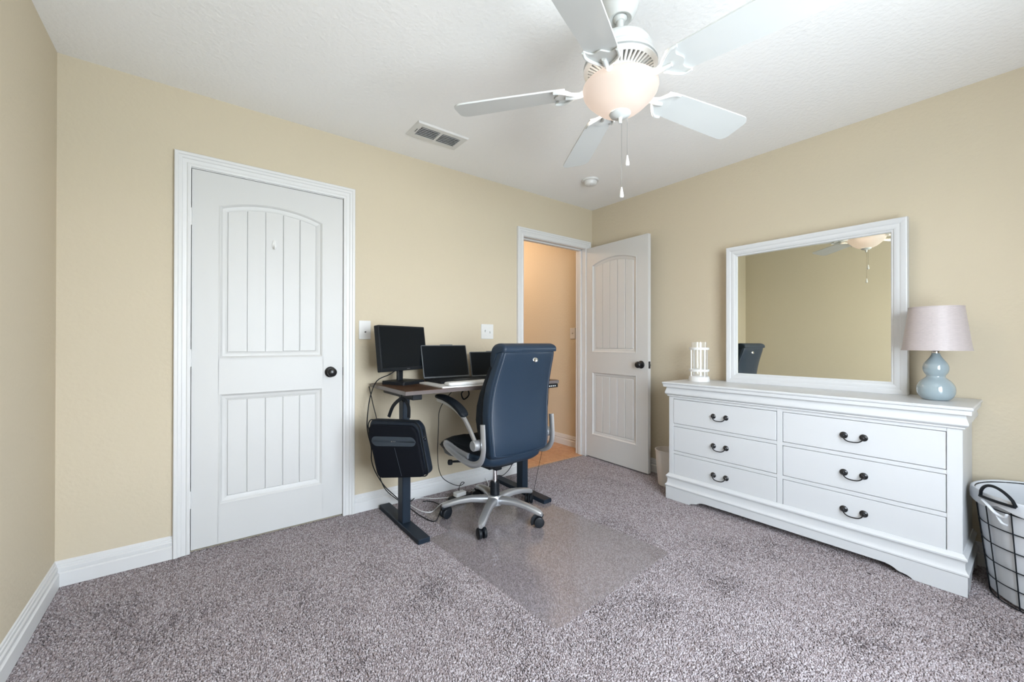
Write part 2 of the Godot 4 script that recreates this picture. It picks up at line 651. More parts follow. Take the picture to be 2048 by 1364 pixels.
# cut pile: a tuft of yarn every few millimetres, brushed this way and that in patches
func carpet_pile(parent: Node3D) -> void:
	var m := MB.new()
	m.crease = 1.3
	m.lathe([[0.0, -PILE - 0.001], [0.0036, -PILE - 0.001], [0.0042, -PILE * 0.55], [0.0033, -PILE * 0.18], [0.0017, -0.0002], [0.0, 0.0004]], 6)
	var mm := MultiMesh.new()
	mm.transform_format = MultiMesh.TRANSFORM_3D
	mm.use_colors = true
	mm.mesh = m.mesh()
	var step := 0.0063
	var nx := int(-LX / step)
	var nz := int((NZ + 0.02) / step)
	mm.instance_count = nx * nz
	var r := RandomNumberGenerator.new()
	r.seed = 404
	var lean := noise(FastNoiseLite.TYPE_SIMPLEX_SMOOTH, 2.2, 61, 3)
	var lean2 := noise(FastNoiseLite.TYPE_SIMPLEX_SMOOTH, 2.2, 62, 3)
	var shades := [Color(0.215, 0.182, 0.186), Color(0.30, 0.260, 0.266), Color(0.355, 0.316, 0.324), Color(0.27, 0.227, 0.227), Color(0.41, 0.372, 0.380)]
	var n := 0
	for i in nx:
		for j in nz:
			var x := LX + step * (i + 0.5) + r.randf_range(-0.0026, 0.0026)
			var z := -0.02 + step * (j + 0.5) + r.randf_range(-0.0026, 0.0026)
			var tx := lean.get_noise_2d(x, z) * 0.9 + r.randf_range(-0.45, 0.45)
			var tz := lean2.get_noise_2d(x, z) * 0.9 + r.randf_range(-0.45, 0.45)
			var b := Basis.from_euler(Vector3(tz, r.randf() * TAU, tx))
			var k := r.randf_range(0.82, 1.12)
			mm.set_instance_transform(n, Transform3D(Basis(b.x, Vector3(tx * 0.7, r.randf_range(0.70, 1.06), tz * 0.7), b.z) * Basis.from_scale(Vector3(k, 1, k)), Vector3(x, r.randf_range(-0.002, 0.0), z)))
			mm.set_instance_color(n, shades[r.randi() % 5])
			n += 1
	var o := MultiMeshInstance3D.new()
	o.name = "carpet_pile"
	o.multimesh = mm
	o.material_override = M.yarn
	o.set_meta("kind", "stuff")
	o.set_meta("label", "grey-mauve tufts of cut carpet pile")
	parent.add_child(o, true)

const WX0 := -2.90
const WX1 := -1.40
const WY0 := 0.50
const WY1 := 1.98

func window() -> void:
	var o := Node3D.new()
	o.name = "window_1"
	add_child(o)
	o.position = Vector3((WX0 + WX1) / 2, WY0, NZ)
	o.set_meta("kind", "structure")
	o.set_meta("label", "white double-hung window in the near wall")
	var w := WX1 - WX0
	var h := WY1 - WY0
	var f := MB.new()
	for a in [[-w / 2, -w / 2 + 0.05, 0.0, h], [w / 2 - 0.05, w / 2, 0.0, h], [-w / 2, w / 2, 0.0, 0.05], [-w / 2, w / 2, h - 0.05, h], [-w / 2, w / 2, h / 2 - 0.03, h / 2 + 0.03], [-0.025, 0.025, 0.0, h]]:
		f.span(Vector3(a[0], a[2], 0.04), Vector3(a[1], a[3], 0.09), 0.004)
	obj("window_frame", f, M.trim, o)
	f = MB.new()
	f.span(Vector3(-w / 2 - 0.04, -0.03, -0.05), Vector3(w / 2 + 0.04, 0.0, 0.05), 0.006)
	obj("window_sill", f, M.trim, o)
	for i in 2:
		for j in 2:
			f = MB.new()
			f.span(Vector3([-w / 2 + 0.05, 0.025][i], [0.05, h / 2 + 0.03][j], 0.062), Vector3([-0.025, w / 2 - 0.05][i], [h / 2 - 0.03, h - 0.05][j], 0.066), 0.0)
			obj("pane", f, M.glass, o)

func doors() -> void:
	var d := Node3D.new()
	d.name = "door_1"
	add_child(d)
	d.position = Vector3(-3.154, 0.012, -0.004)
	d.set_meta("kind", "structure")
	d.set_meta("label", "closed white two-panel plank door with black knob")
	door_leaf(d, 0.766, 2.026, false)
	knob(d, Vector3(0.692, 0.916, 0.0))
	for y in [0.27, 1.02, 1.77]:
		var hg := MB.new()
		hg.lathe([[0.0, -0.046], [0.005, -0.046], [0.0055, -0.044], [0.0055, 0.044], [0.005, 0.046], [0.0, 0.046]], 12, Transform3D(Basis(), Vector3(-0.004, y, 0.008)))
		hg.span(Vector3(-0.004, y - 0.044, 0.0), Vector3(0.002, y + 0.044, 0.005), 0.001)
		obj("hinge", hg, M.trim, d)
	var st := MB.new()
	st.span(Vector3(0.7665, 0.89, -0.002), Vector3(0.7745, 0.945, 0.007), 0.002)
	obj("strike_plate", st, M.bronze, d)
	d = Node3D.new()
	d.name = "door_2"
	add_child(d)
	d.position = Vector3(-0.096, 0.012, -0.028)
	d.rotation.y = -PI / 2 - 0.043
	d.set_meta("kind", "structure")
	d.set_meta("label", "open white two-panel plank door swung against the right wall")
	door_leaf(d, 0.758, 2.026, true)
	knob(d, Vector3(0.690, 0.916, 0.0))
	var lp := MB.new()
	lp.span(Vector3(0.757, 0.885, -0.030), Vector3(0.7595, 0.945, -0.005), 0.001)
	lp.span(Vector3(0.757, 0.905, -0.024), Vector3(0.768, 0.925, -0.011), 0.002)
	obj("latch_plate", lp, M.bronze, d)

# ---------- things on walls and ceiling ----------
func wall_bits() -> void:
	var t := thing("wall_hook", "small white oval adhesive hook stuck on the closed door", "hook", Vector3(-2.772, 1.66, -0.0115))
	var m := MB.new()
	m.lathe([[0.0, 0.0], [0.012, 0.0], [0.0125, 0.003], [0.010, 0.006], [0.0, 0.007]], 20, Transform3D(Basis(Vector3.RIGHT, PI / 2).scaled(Vector3(1, 2.2, 1)), Vector3(0, 0.03, 0)))
	obj("back_plate", m, M.white, t)
	m = MB.new()
	m.tube(smooth([Vector3(0, 0.035, 0.004), Vector3(0, 0.02, 0.010), Vector3(0, 0.006, 0.016), Vector3(0, 0.004, 0.024), Vector3(0, 0.014, 0.028)]), 0.004, 8)
	obj("prong", m, M.white, t)
	# a blank-ish cable plate by the closet, a double switch by the hall door, a switch in the hall
	for a in [["wall_plate", "single white wall plate beside the closet door, behind the monitor", Vector3(-2.249, 1.198, 0.0), 0.0, 0.078, 0.124, "wall plate", 0],
			["light_switch", "double white toggle switch plate left of the hall doorway", Vector3(-1.268, 1.204, 0.0), 0.0, 0.118, 0.120, "light switch", 2],
			["light_switch", "white switch plate on the hall wall beyond the doorway", Vector3(0.05, 1.213, -0.31), -PI / 2, 0.075, 0.118, "light switch", 1]]:
		t = thing(a[0], a[1], a[6], a[2] - Vector3(0, a[5] / 2, 0), a[3])
		m = MB.new()
		m.prism(rrect(a[4], a[5], 0.004, 3), 0.0, 0.006, Transform3D(Basis(), Vector3(0, a[5] / 2, 0)), 0.002)
		obj("plate", m, M.white, t)
		for k in a[7]:
			var x: float = 0.0 if a[7] == 1 else -0.023 + 0.046 * k
			m = MB.new()
			m.box(Vector3(x, a[5] / 2 + (0.004 if k == 0 else -0.004), 0.011), Vector3(0.009, 0.018, 0.014), 0.002, Basis(Vector3.RIGHT, 0.5 if k == 0 else -0.5))
			obj("toggle", m, M.white, t)
			for s in [-1, 1]:
				m = MB.new()
				m.lathe([[0.0, 0.0], [0.003, 0.0], [0.0025, 0.0012], [0.0, 0.0015]], 10, Transform3D(Basis(Vector3.RIGHT, PI / 2), Vector3(x, a[5] / 2 + 0.03 * s, 0.006)))
				obj("screw", m, M.trim, t)
		if a[7] == 0:
			m = MB.new()
			m.lathe([[0.0, 0.0], [0.006, 0.0], [0.006, 0.008], [0.003, 0.009], [0.003, 0.012], [0.0, 0.012]], 12, Transform3D(Basis(Vector3.RIGHT, PI / 2), Vector3(0.0, a[5] / 2 - 0.012, 0.006)))
			obj("cable_jack", m, M.chrome, t)
	# door stop on the right baseboard
	t = thing("door_stop", "small black door stop on the baseboard behind the open door", "door stop", Vector3(-0.015, 0.035, 0.80), PI / 2)
	m = MB.new()
	m.lathe([[0.0, 0.0], [0.012, 0.0], [0.010, 0.006], [0.006, 0.008], [0.006, 0.050], [0.0, 0.050]], 12, Transform3D(Basis(Vector3.RIGHT, -PI / 2), Vector3.ZERO))
	obj("post", m, M.bronze, t)
	m = MB.new()
	m.lathe([[0.0, 0.050], [0.010, 0.050], [0.011, 0.060], [0.008, 0.066], [0.0, 0.066]], 12, Transform3D(Basis(Vector3.RIGHT, -PI / 2), Vector3.ZERO))
	obj("bumper", m, M.black, t)
	# air register
	t = thing("air_vent", "white louvred air register in the ceiling above the far wall", "air vent", Vector3(-1.913, H - 0.009, 0.387))
	m = MB.new()
	var W := 0.338
	var D := 0.182
	for a in [[-W / 2, W / 2, -D / 2, -0.055], [-W / 2, W / 2, 0.055, D / 2], [-W / 2, -0.135, -0.055, 0.055], [0.135, W / 2, -0.055, 0.055], [-0.008, 0.008, -0.055, 0.055]]:
		m.span(Vector3(a[0], 0.0, a[2]), Vector3(a[1], 0.009, a[3]), 0.0)
	m.sweep([Vector3(-W / 2, 0.009, -D / 2), Vector3(-W / 2, 0.009, D / 2), Vector3(W / 2, 0.009, D / 2), Vector3(W / 2, 0.009, -D / 2)], [[0.0, 0.0], [0.0, 0.009], [0.008, 0.0]], Vector3.DOWN, true)
	obj("frame", m, M.white, t)
	m = MB.new()
	for a in [[-0.144, -0.14, -0.064, 0.064, 0.01, 0.40], [0.14, 0.144, -0.064, 0.064, 0.01, 0.40], [-0.14, 0.14, -0.064, -0.06, 0.01, 0.40], [-0.14, 0.14, 0.06, 0.064, 0.01, 0.40], [-0.144, 0.144, -0.064, 0.064, 0.40, 0.41]]:
		m.span(Vector3(a[0], a[4], a[2]), Vector3(a[1], a[5], a[3]), 0.0)
	obj("duct", m, M.duct, t)
	for s in [-1, 1]:
		for k in 6:
			m = MB.new()
			m.box(Vector3(0.0715 * s, 0.0, -0.046 + 0.0185 * k), Vector3(0.127, 0.0015, 0.017), 0.0005, Basis(Vector3.RIGHT, 0.75))
			obj("louvre", m, M.white, t)
	m = MB.new()
	m.span(Vector3(-0.150, -0.004, -0.02), Vector3(-0.147, 0.003, 0.02), 0.001)
	obj("damper_lever", m, M.grey, t)
	# smoke detector
	t = thing("smoke_detector", "round white smoke detector on the ceiling near the corner", "smoke detector", Vector3(-0.60, H, 0.51))
	m = MB.new()
	m.lathe([[0.0, 0.0], [0.066, 0.0], [0.068, -0.004], [0.066, -0.012], [0.058, -0.014], [0.0, -0.014]], 36)
	obj("mount", m, M.white, t)
	m = MB.new()
	m.lathe([[0.0, -0.013], [0.050, -0.013], [0.052, -0.018], [0.048, -0.034], [0.040, -0.043], [0.024, -0.047], [0.0, -0.048]], 36)
	obj("cover", m, M.white, t)
	m = MB.new()
	m.lathe([[0.0, -0.046], [0.010, -0.046], [0.009, -0.050], [0.0, -0.051]], 16, Transform3D(Basis(), Vector3(-0.012, 0, 0.018)))
	obj("test_button", m, M.trim, t)

# ---------- ceiling fan ----------
const FAN := Vector3(-1.862, 2.44, 1.772)

func ceiling_fan() -> void:
	var t := thing("ceiling_fan", "white five-blade ceiling fan with frosted bowl light and pull chains", "ceiling fan", FAN)
	var m := MB.new()
	m.lathe([[0.0, 0.0], [0.066, 0.0], [0.069, -0.006], [0.070, -0.040], [0.062, -0.072], [0.048, -0.096], [0.043, -0.102], [0.036, -0.102], [0.022, -0.090], [0.0, -0.088]], 40)
	obj("canopy", m, M.fan, t)
	m = MB.new()
	m.lathe([[0.0, -0.08], [0.013, -0.08], [0.013, -0.175], [0.022, -0.178], [0.022, -0.195], [0.0, -0.195]], 20)
	m.lathe([[0.0, -0.082], [0.024, -0.085], [0.026, -0.098], [0.018, -0.108], [0.0, -0.110]], 20)
	obj("downrod", m, M.fan, t)
	m = MB.new()
	m.lathe([[0.0, -0.190], [0.060, -0.190], [0.092, -0.196], [0.110, -0.208], [0.117, -0.224], [0.118, -0.246], [0.124, -0.251], [0.126, -0.262], [0.132, -0.267], [0.136, -0.277], [0.136, -0.288], [0.128, -0.290], [0.126, -0.258], [0.062, -0.258], [0.060, -0.290], [0.0, -0.290]], 56)
	obj("motor_housing", m, M.fan, t)
	# slotted cooling ring under the motor: radial bars with open gaps before a groove
	m = MB.new()
	m.lathe([[0.120, -0.284], [0.136, -0.280], [0.136, -0.292], [0.120, -0.298]], 56, Transform3D(), true)
	m.lathe([[0.056, -0.290], [0.082, -0.290], [0.082, -0.312], [0.056, -0.318]], 48, Transform3D(), true)
	obj("ring_frame", m, M.fan, t)
	var fin := MB.new()
	fin.box(Vector3(0.101, -0.3005, 0), Vector3(0.044, 0.010, 0.0078), 0.001, Basis(Vector3(0, 0, 1), 0.36))
	var fm := fin.mesh()
	for k in 44:
		inst("ring_bar", fm, M.fan, t, Transform3D(Basis(Vector3.UP, TAU * k / 44.0), Vector3.ZERO))
	m = MB.new()
	m.lathe([[0.0, -0.286], [0.066, -0.286], [0.066, -0.322], [0.058, -0.326], [0.058, -0.336], [0.080, -0.342], [0.084, -0.350], [0.0, -0.350]], 40)
	obj("switch_housing", m, M.fan, t)
	# blades
	var pb := PackedVector2Array()
	for v in [Vector2(0.205, -0.052), Vector2(0.26, -0.058), Vector2(0.45, -0.066), Vector2(0.60, -0.070)]:
		pb.append(v)
	for k in 6:
		var a := -PI / 2 + PI / 2 * k / 5.0
		pb.append(Vector2(0.610, -0.035) + Vector2(cos(a), sin(a)) * 0.035)
	for k in 6:
		var a := PI / 2 * k / 5.0
		pb.append(Vector2(0.610, 0.035) + Vector2(cos(a), sin(a)) * 0.035)
	for v in [Vector2(0.60, 0.070), Vector2(0.45, 0.066), Vector2(0.26, 0.058), Vector2(0.205, 0.052)]:
		pb.append(v)
	var bm := MB.new()
	var lay := Basis(Vector3.RIGHT, -PI / 2)      # polygon plane (x, y) to (x, -z)
	bm.prism(pb, 0.0, 0.006, Transform3D(lay, Vector3.ZERO), 0.0012)
	var blade_mesh := bm.mesh()
	# decorative iron: a leaf-shaped plate with two horns, and an arm down from the motor
	var pi_ := PackedVector2Array()
	for v in smooth([Vector2(0.155, -0.012), Vector2(0.180, -0.022), Vector2(0.200, -0.050), Vector2(0.225, -0.062), Vector2(0.250, -0.058), Vector2(0.238, -0.044), Vector2(0.232, -0.028), Vector2(0.240, -0.014), Vector2(0.246, 0.0), Vector2(0.240, 0.014), Vector2(0.232, 0.028), Vector2(0.238, 0.044), Vector2(0.250, 0.058), Vector2(0.225, 0.062), Vector2(0.200, 0.050), Vector2(0.180, 0.022), Vector2(0.155, 0.012)], 3):
		pi_.append(v)
	var im := MB.new()
	im.prism(pi_, 0.0, 0.006, Transform3D(lay, Vector3(0, -0.0065, 0)), 0.001)
	for s in [-1, 1]:
		im.tube(smooth([Vector3(0.165, -0.008, 0.008 * s), Vector3(0.195, -0.011, 0.040 * s), Vector3(0.222, -0.010, 0.058 * s), Vector3(0.248, -0.007, 0.058 * s)]), 0.0055, 8)
	im.tube(smooth([Vector3(0.205, -0.008, 0.0), Vector3(0.175, -0.010, 0.0), Vector3(0.140, -0.002, 0.0), Vector3(0.095, 0.026, 0.0), Vector3(0.064, 0.050, 0.0)]), [0.008, 0.008, 0.008, 0.009, 0.009, 0.010, 0.010, 0.010, 0.011, 0.011, 0.012, 0.012, 0.012, 0.012, 0.013, 0.013, 0.013, 0.014, 0.014, 0.014, 0.014, 0.014, 0.015, 0.015, 0.015], 10)
	var iron_mesh := im.mesh()
	for k in 5:
		var a := deg_to_rad(-131.0 + 72.0 * k)
		var turn := Basis(Vector3.UP, -a)
		var pitch := Basis(Vector3(0, 0, 1), -0.035) * Basis(Vector3.RIGHT, PITCH)
		var b := inst("blade", blade_mesh, M.fan_blade, t, Transform3D(turn * pitch, Vector3(0, BLADE_Y, 0)))
		inst("blade_iron", iron_mesh, M.fan, b)
	# light kit
	m = MB.new()
	m.crease = 1.2
	var prof := []
	var outer := [[0.020, -0.459], [0.038, -0.457], [0.056, -0.452], [0.074, -0.443], [0.092, -0.429], [0.110, -0.412], [0.126, -0.396], [0.136, -0.381], [0.140, -0.367], [0.139, -0.358], [0.136, -0.354]]
	for v in outer:
		prof.append(v)
	for k in range(outer.size() - 1, -1, -1):
		prof.append([max(outer[k][0] - 0.004, 0.018), outer[k][1] + 0.003])
	m.lathe(prof, 56, Transform3D(), true)
	obj("lamp_bowl", m, M.frost, t)
	m = MB.new()
	m.lathe([[0.0, -0.446], [0.022, -0.448], [0.037, -0.452], [0.040, -0.458], [0.036, -0.465], [0.022, -0.471], [0.009, -0.474], [0.007, -0.482], [0.008, -0.488], [0.006, -0.494], [0.0, -0.495]], 32)
	obj("finial", m, M.fan, t)
	for s in [-1, 1]:
		m = MB.new()
		m.lathe([[0.0, 0.0], [0.012, 0.002], [0.014, 0.018], [0.026, 0.045], [0.028, 0.060], [0.020, 0.078], [0.0, 0.084]], 20, Transform3D(Basis(Vector3(0, 0, 1), PI / 2 * s).rotated(Vector3.UP, 0.6), Vector3(0.0, -0.372, 0.0)))
		obj("light_bulb", m, M.bulb, t)
	for a in [[0.004, 0.004, -0.490, -0.735], [0.020, 0.018, -0.470, -0.615]]:
		m = MB.new()
		m.tube([Vector3(a[0], a[2], a[1]), Vector3(a[0], a[3], a[1])], 0.0011, 6)
		var ch := obj("pull_chain", m, M.chrome, t)
		m = MB.new()
		m.lathe([[0.0, 0.0], [0.003, -0.001], [0.005, -0.012], [0.008, -0.030], [0.008, -0.037], [0.005, -0.040], [0.0, -0.040]], 14, Transform3D(Basis(), Vector3(a[0], a[3], a[1])))
		obj("chain_knob", m, M.white, ch)
	for s in [-1, 1]:
		var lamp := OmniLight3D.new()
		lamp.name = "fan_bulb_light"
		add_child(lamp, true)
		lamp.position = FAN + Vector3(-0.045 * s * cos(0.6), -0.372, 0.045 * s * sin(0.6))
		lamp.light_color = Color(1.0, 0.93, 0.87)
		lamp.light_energy = FAN_LIGHT
		lamp.light_size = 0.025
		lamp.omni_range = 12.0
		lamp.omni_attenuation = 2.0
		lamp.shadow_enabled = true

const PITCH := -0.21
const BLADE_Y := -0.357
const FAN_LIGHT := 0.16

# ---------- desk ----------
const DT := 0.845      # desk top height
func desk() -> void:
	var t := thing("standing_desk", "black-framed standing desk with dark wood top against the far wall", "desk", Vector3(-1.635, 0, 0.32))
	var m := MB.new()
	m.prism(rrect(1.17, 0.575, 0.012, 4), -0.024, 0.0, Transform3D(Basis(Vector3.RIGHT, -PI / 2), Vector3(0, DT, 0)), 0.002)
	obj("tabletop", m, M.wood, t)
	m = MB.new()
	m.span(Vector3(-0.5848, DT - 0.0235, 0.2872), Vector3(0.5848, DT - 0.002, 0.2885), 0.0005)
	m.span(Vector3(-0.5862, DT - 0.0235, -0.285), Vector3(-0.5848, DT - 0.002, 0.285), 0.0005)
	obj("edge_band", m, M.edge, t)
	for s in [-1, 1]:
		var x: float = -0.493 if s < 0 else 0.433
		m = MB.new()
		m.prism(rrect(0.072, 0.615, 0.006, 3), -0.026, 0.0, Transform3D(Basis(Vector3.RIGHT, -PI / 2), Vector3(x, 0.0292, 0.03)), 0.003)
		obj("foot", m, M.steel, t)
		m = MB.new()
		m.span(Vector3(x - 0.026, 0.027, 0.018), Vector3(x + 0.026, 0.50, 0.092), 0.004)
		m.span(Vector3(x - 0.022, 0.45, 0.023), Vector3(x + 0.022, DT - 0.06, 0.087), 0.003)
		obj("leg", m, M.steel, t)
		m = MB.new()
		m.span(Vector3(x - 0.03, DT - 0.06, -0.22), Vector3(x + 0.03, DT - 0.0245, 0.24), 0.003)
		obj("top_bracket", m, M.black, t)
	m = MB.new()
	m.span(Vector3(-0.49, DT - 0.055, 0.0), Vector3(0.43, DT - 0.025, 0.06), 0.002)
	obj("crossbar", m, M.black, t)
	m = MB.new()
	m.span(Vector3(0.46, DT - 0.052, 0.235), Vector3(0.575, DT - 0.025, 0.292), 0.004)
	var kp := obj("keypad", m, M.black, t)
	for k in 4:
		m = MB.new()
		m.span(Vector3(0.485 + 0.018 * k, DT - 0.043, 0.2915), Vector3(0.495 + 0.018 * k, DT - 0.036, 0.2930), 0.0005)
		obj("button", m, M.white, kp)
	m = MB.new()
	m.tube(smooth([Vector3(-0.540, DT - 0.024, 0.125), Vector3(-0.540, DT - 0.055, 0.126), Vector3(-0.540, DT - 0.078, 0.147), Vector3(-0.540, DT - 0.060, 0.168)]), 0.004, 8)
	obj("bag_hook", m, M.black, t)
	m = MB.new()
	m.tube(smooth([Vector3(-0.02, DT - 0.03, 0.0), Vector3(0.0, DT - 0.09, 0.0), Vector3(-0.04, DT - 0.12, 0.0), Vector3(-0.06, DT - 0.08, 0.0), Vector3(-0.03, DT - 0.05, 0.0)]), 0.005, 6)
	obj("cable_clip", m, M.black, t)
	# monitor
	t = thing("monitor", "black desktop monitor on a pole stand, screen off", "monitor", Vector3(-2.055, DT, 0.185), 0.42)
	var tilt := Transform3D(Basis(Vector3.RIGHT, -0.12), Vector3(0, 0.088, 0.02))
	m = MB.new()
	m.prism(rrect(0.425, 0.292, 0.006, 3), -0.030, 0.006, tilt * Transform3D(Basis(), Vector3(0, 0.146, 0)), 0.002)
	obj("casing", m, M.black, t)
	m = MB.new()
	m.prism(rrect(0.404, 0.258, 0.001, 2), 0.004, 0.0066, tilt * Transform3D(Basis(), Vector3(0, 0.152, 0)))
	obj("screen", m, M.screen, t)
	m = MB.new()
	m.box(tilt * Vector3(0.02, 0.010, 0.0066), Vector3(0.025, 0.004, 0.001), 0.0, tilt.basis)
	obj("badge", m, M.grey, t)
	m = MB.new()
	m.span(Vector3(-0.022, 0.012, -0.045), Vector3(0.022, 0.22, -0.022), 0.004)
	obj("pole", m, M.black, t)
	m = MB.new()
	m.prism(rrect(0.20, 0.19, 0.01, 4), 0.0, 0.022, Transform3D(Basis(Vector3.RIGHT, -PI / 2), Vector3(0.0, 0, 0.0)), 0.003)
	obj("stand_base", m, M.black, t)
	# white tray, keyboard
	t = thing("desk_tray", "thin white board under the open laptop", "tray", Vector3(-1.76, DT, 0.42), -0.03)
	m = MB.new()
	m.prism(rrect(0.44, 0.36, 0.01, 3), 0.0, 0.008, Transform3D(Basis(Vector3.RIGHT, -PI / 2), Vector3.ZERO), 0.002)
	obj("board", m, M.white, t)
	t = thing("wrist_rest", "thick white pad in front of the laptop keyboard", "pad", Vector3(-1.705, DT + 0.008, 0.545), 0.02)
	m = MB.new()
	var rings := []
	for k in 9:
		var a := PI * k / 8.0 - PI / 2
		var ring := PackedVector3Array()
		for v in rrect(0.46 - 0.020 * (1 - cos(a)), 0.085 - 0.020 * (1 - cos(a)), 0.02, 5):
			ring.append(Vector3(v.x, 0.011 + 0.011 * sin(a), v.y))
		rings.append(ring)
	m.loft(rings)
	obj("pad_body", m, M.white, t)
	laptop("laptop", "open black laptop with blank screen on the white board", Vector3(-1.727, DT + 0.008, 0.185), 0.0, 0.362, 0.245, 0.236)
	laptop("laptop", "dark open laptop mostly hidden behind the office chair", Vector3(-1.335, DT, 0.175), -0.12, 0.345, 0.235, 0.192)

func laptop(called: String, label: String, at: Vector3, turn: float, w: float, d: float, h: float) -> void:
	var t := thing(called, label, "laptop", at, turn, "laptops on the desk")
	var m := MB.new()
	m.prism(rrect(w, d, 0.008, 3), 0.0, 0.017, Transform3D(Basis(Vector3.RIGHT, -PI / 2), Vector3(0, 0, d / 2)), 0.002)
	var b := obj("base", m, M.black, t)
	m = MB.new()
	for r in 5:
		for k in 14:
			m.box(Vector3(-w * 0.42 + w * 0.84 * (k + 0.5) / 14.0, 0.0178, 0.035 + 0.0185 * r), Vector3(w * 0.84 / 14.0 - 0.003, 0.002, 0.0155), 0.0004)
	var ks := obj("keys", m, M.black, b)
	ks.set_meta("kind", "stuff")
	m = MB.new()
	m.span(Vector3(-0.05, 0.0165, d - 0.085), Vector3(0.05, 0.0174, d - 0.02), 0.0)
	obj("touchpad", m, M.grey, b)
	var lid := Transform3D(Basis(Vector3.RIGHT, -0.24), Vector3(0, 0.014, -0.002))
	m = MB.new()
	m.prism(rrect(w, h, 0.008, 3), -0.007, 0.0, lid * Transform3D(Basis(), Vector3(0, h / 2, 0)), 0.001)
	m.box(lid * Vector3(0.02, h + 0.0015, -0.0035), Vector3(0.10, 0.006, 0.006), 0.001, lid.basis)
	var l := obj("lid", m, M.grey, t)
	m = MB.new()
	m.prism(rrect(w - 0.012, h - 0.018, 0.001, 2), -0.001, 0.0008, lid * Transform3D(Basis(), Vector3(0, h / 2 + 0.003, 0)))
	obj("screen", m, M.screen, l)

func bag() -> void:
	var t := thing("laptop_bag", "black nylon laptop bag hanging from the desk leg", "bag", Vector3(-2.215, 0.362, 0.505), -0.92)
	var hgt := 0.285
	var wid := 0.335
	var thk := 0.105
	var shear := func(v: Vector3) -> Vector3: return Vector3(v.x * (0.93 + 0.07 * v.y / hgt) - 0.30 * (v.y - 0.14), v.y + (0.10 - 0.08 * v.y / hgt) * v.x, v.z - 0.10 * v.y)
	var body := func(w: float, h: float, z0: float, z1: float, y0: float, dome: float, round: float) -> MB:
		var m := MB.new()
		m.crease = 0.9
		var rings := []
		for k in 7:
			var s := k / 6.0
			var e: float = pow(abs(2.0 * s - 1.0), 6.0) * round
			var ring := PackedVector3Array()
			for v in rrect(w - 2 * e, h - 2 * e, 0.03, 6):
				var y: float = v.y + h / 2
				var dm: float = dome * pow(clampf(y / h, 0.0, 1.0), 3.0) * (1.0 - pow(abs(v.x) / (w / 2), 2.0))
				ring.append(shear.call(Vector3(v.x, y0 + y + dm, lerpf(z0, z1, s))))
			rings.append(ring)
		m.loft(rings)
		return m
	obj("main_compartment", body.call(wid, hgt, -thk / 2, thk / 2 - 0.03, 0.0, 0.05, 0.012), M.bag_side, t)
	obj("front_pocket", body.call(wid - 0.02, hgt * 0.93, thk / 2 - 0.032, thk / 2, 0.0, 0.045, 0.012), M.nylon, t)
	obj("label_panel", body.call(wid - 0.05, 0.052, thk / 2 - 0.004, thk / 2 + 0.003, 0.168, 0.0, 0.002), M.fabric_grey, t)
	var m := MB.new()
	for k in 3:
		m.tube([shear.call(Vector3(-0.012 + 0.011 * k, 0.192, thk / 2 + 0.0035)), shear.call(Vector3(-0.006 + 0.011 * k, 0.197, thk / 2 + 0.0035))], 0.002, 6)
	obj("logo", m, M.chrome, t)
	# zips and stitching
	m = MB.new()
	var loop := []
	for v in rrect(wid + 0.002, hgt + 0.004, 0.03, 8):
		var y: float = v.y + hgt / 2
		loop.append(shear.call(Vector3(v.x, y + 0.05 * pow(clampf(y / hgt, 0.0, 1.0), 3.0) * (1.0 - pow(abs(v.x) / (wid / 2 + 0.002), 2.0)), thk / 2 - 0.03)))
	loop.append(loop[0])
	m.tube(loop, 0.0035, 6)
	obj("zip", m, M.black, t)
	m = MB.new()
	m.tube([shear.call(Vector3(0.0, 0.16, thk / 2 + 0.001)), shear.call(Vector3(0.01, 0.01, thk / 2 + 0.001))], 0.0012, 6)
	obj("seam", m, M.fabric_grey, t)
	m = MB.new()
	m.lathe([[0.010, -0.002], [0.014, -0.002], [0.014, 0.002], [0.010, 0.002]], 16, Transform3D(Basis(Vector3(0, 0, 1), PI / 2), shear.call(Vector3(wid / 2 + 0.003, 0.20, -0.005))), true)
	obj("strap_ring", m, M.chrome, t)
	m = MB.new()
	m.tube([shear.call(Vector3(wid / 2 + 0.001, 0.205, -0.005)), shear.call(Vector3(wid / 2 + 0.001, 0.255, -0.005))], 0.010, 8, 0.3, Vector3(0, 0, 1))
	obj("ring_tab", m, M.black, t)
	m = MB.new()
	m.tube(smooth([shear.call(Vector3(-0.045, 0.315, -0.02)), Vector3(-0.062, 0.385, -0.045), Vector3(-0.010, 0.425, -0.055), Vector3(0.034, 0.385, -0.045), shear.call(Vector3(0.085, 0.315, -0.02))]), 0.011, 8, 0.35, Vector3(0, 0, 1))
	obj("handle", m, M.black, t)
	m = MB.new()
	m.tube([shear.call(Vector3(-wid / 2 - 0.004, 0.06, -0.01)), shear.call(Vector3(-wid / 2 - 0.010, 0.02, 0.0))], 0.003, 6)
	obj("zip_pull", m, M.chrome, t)

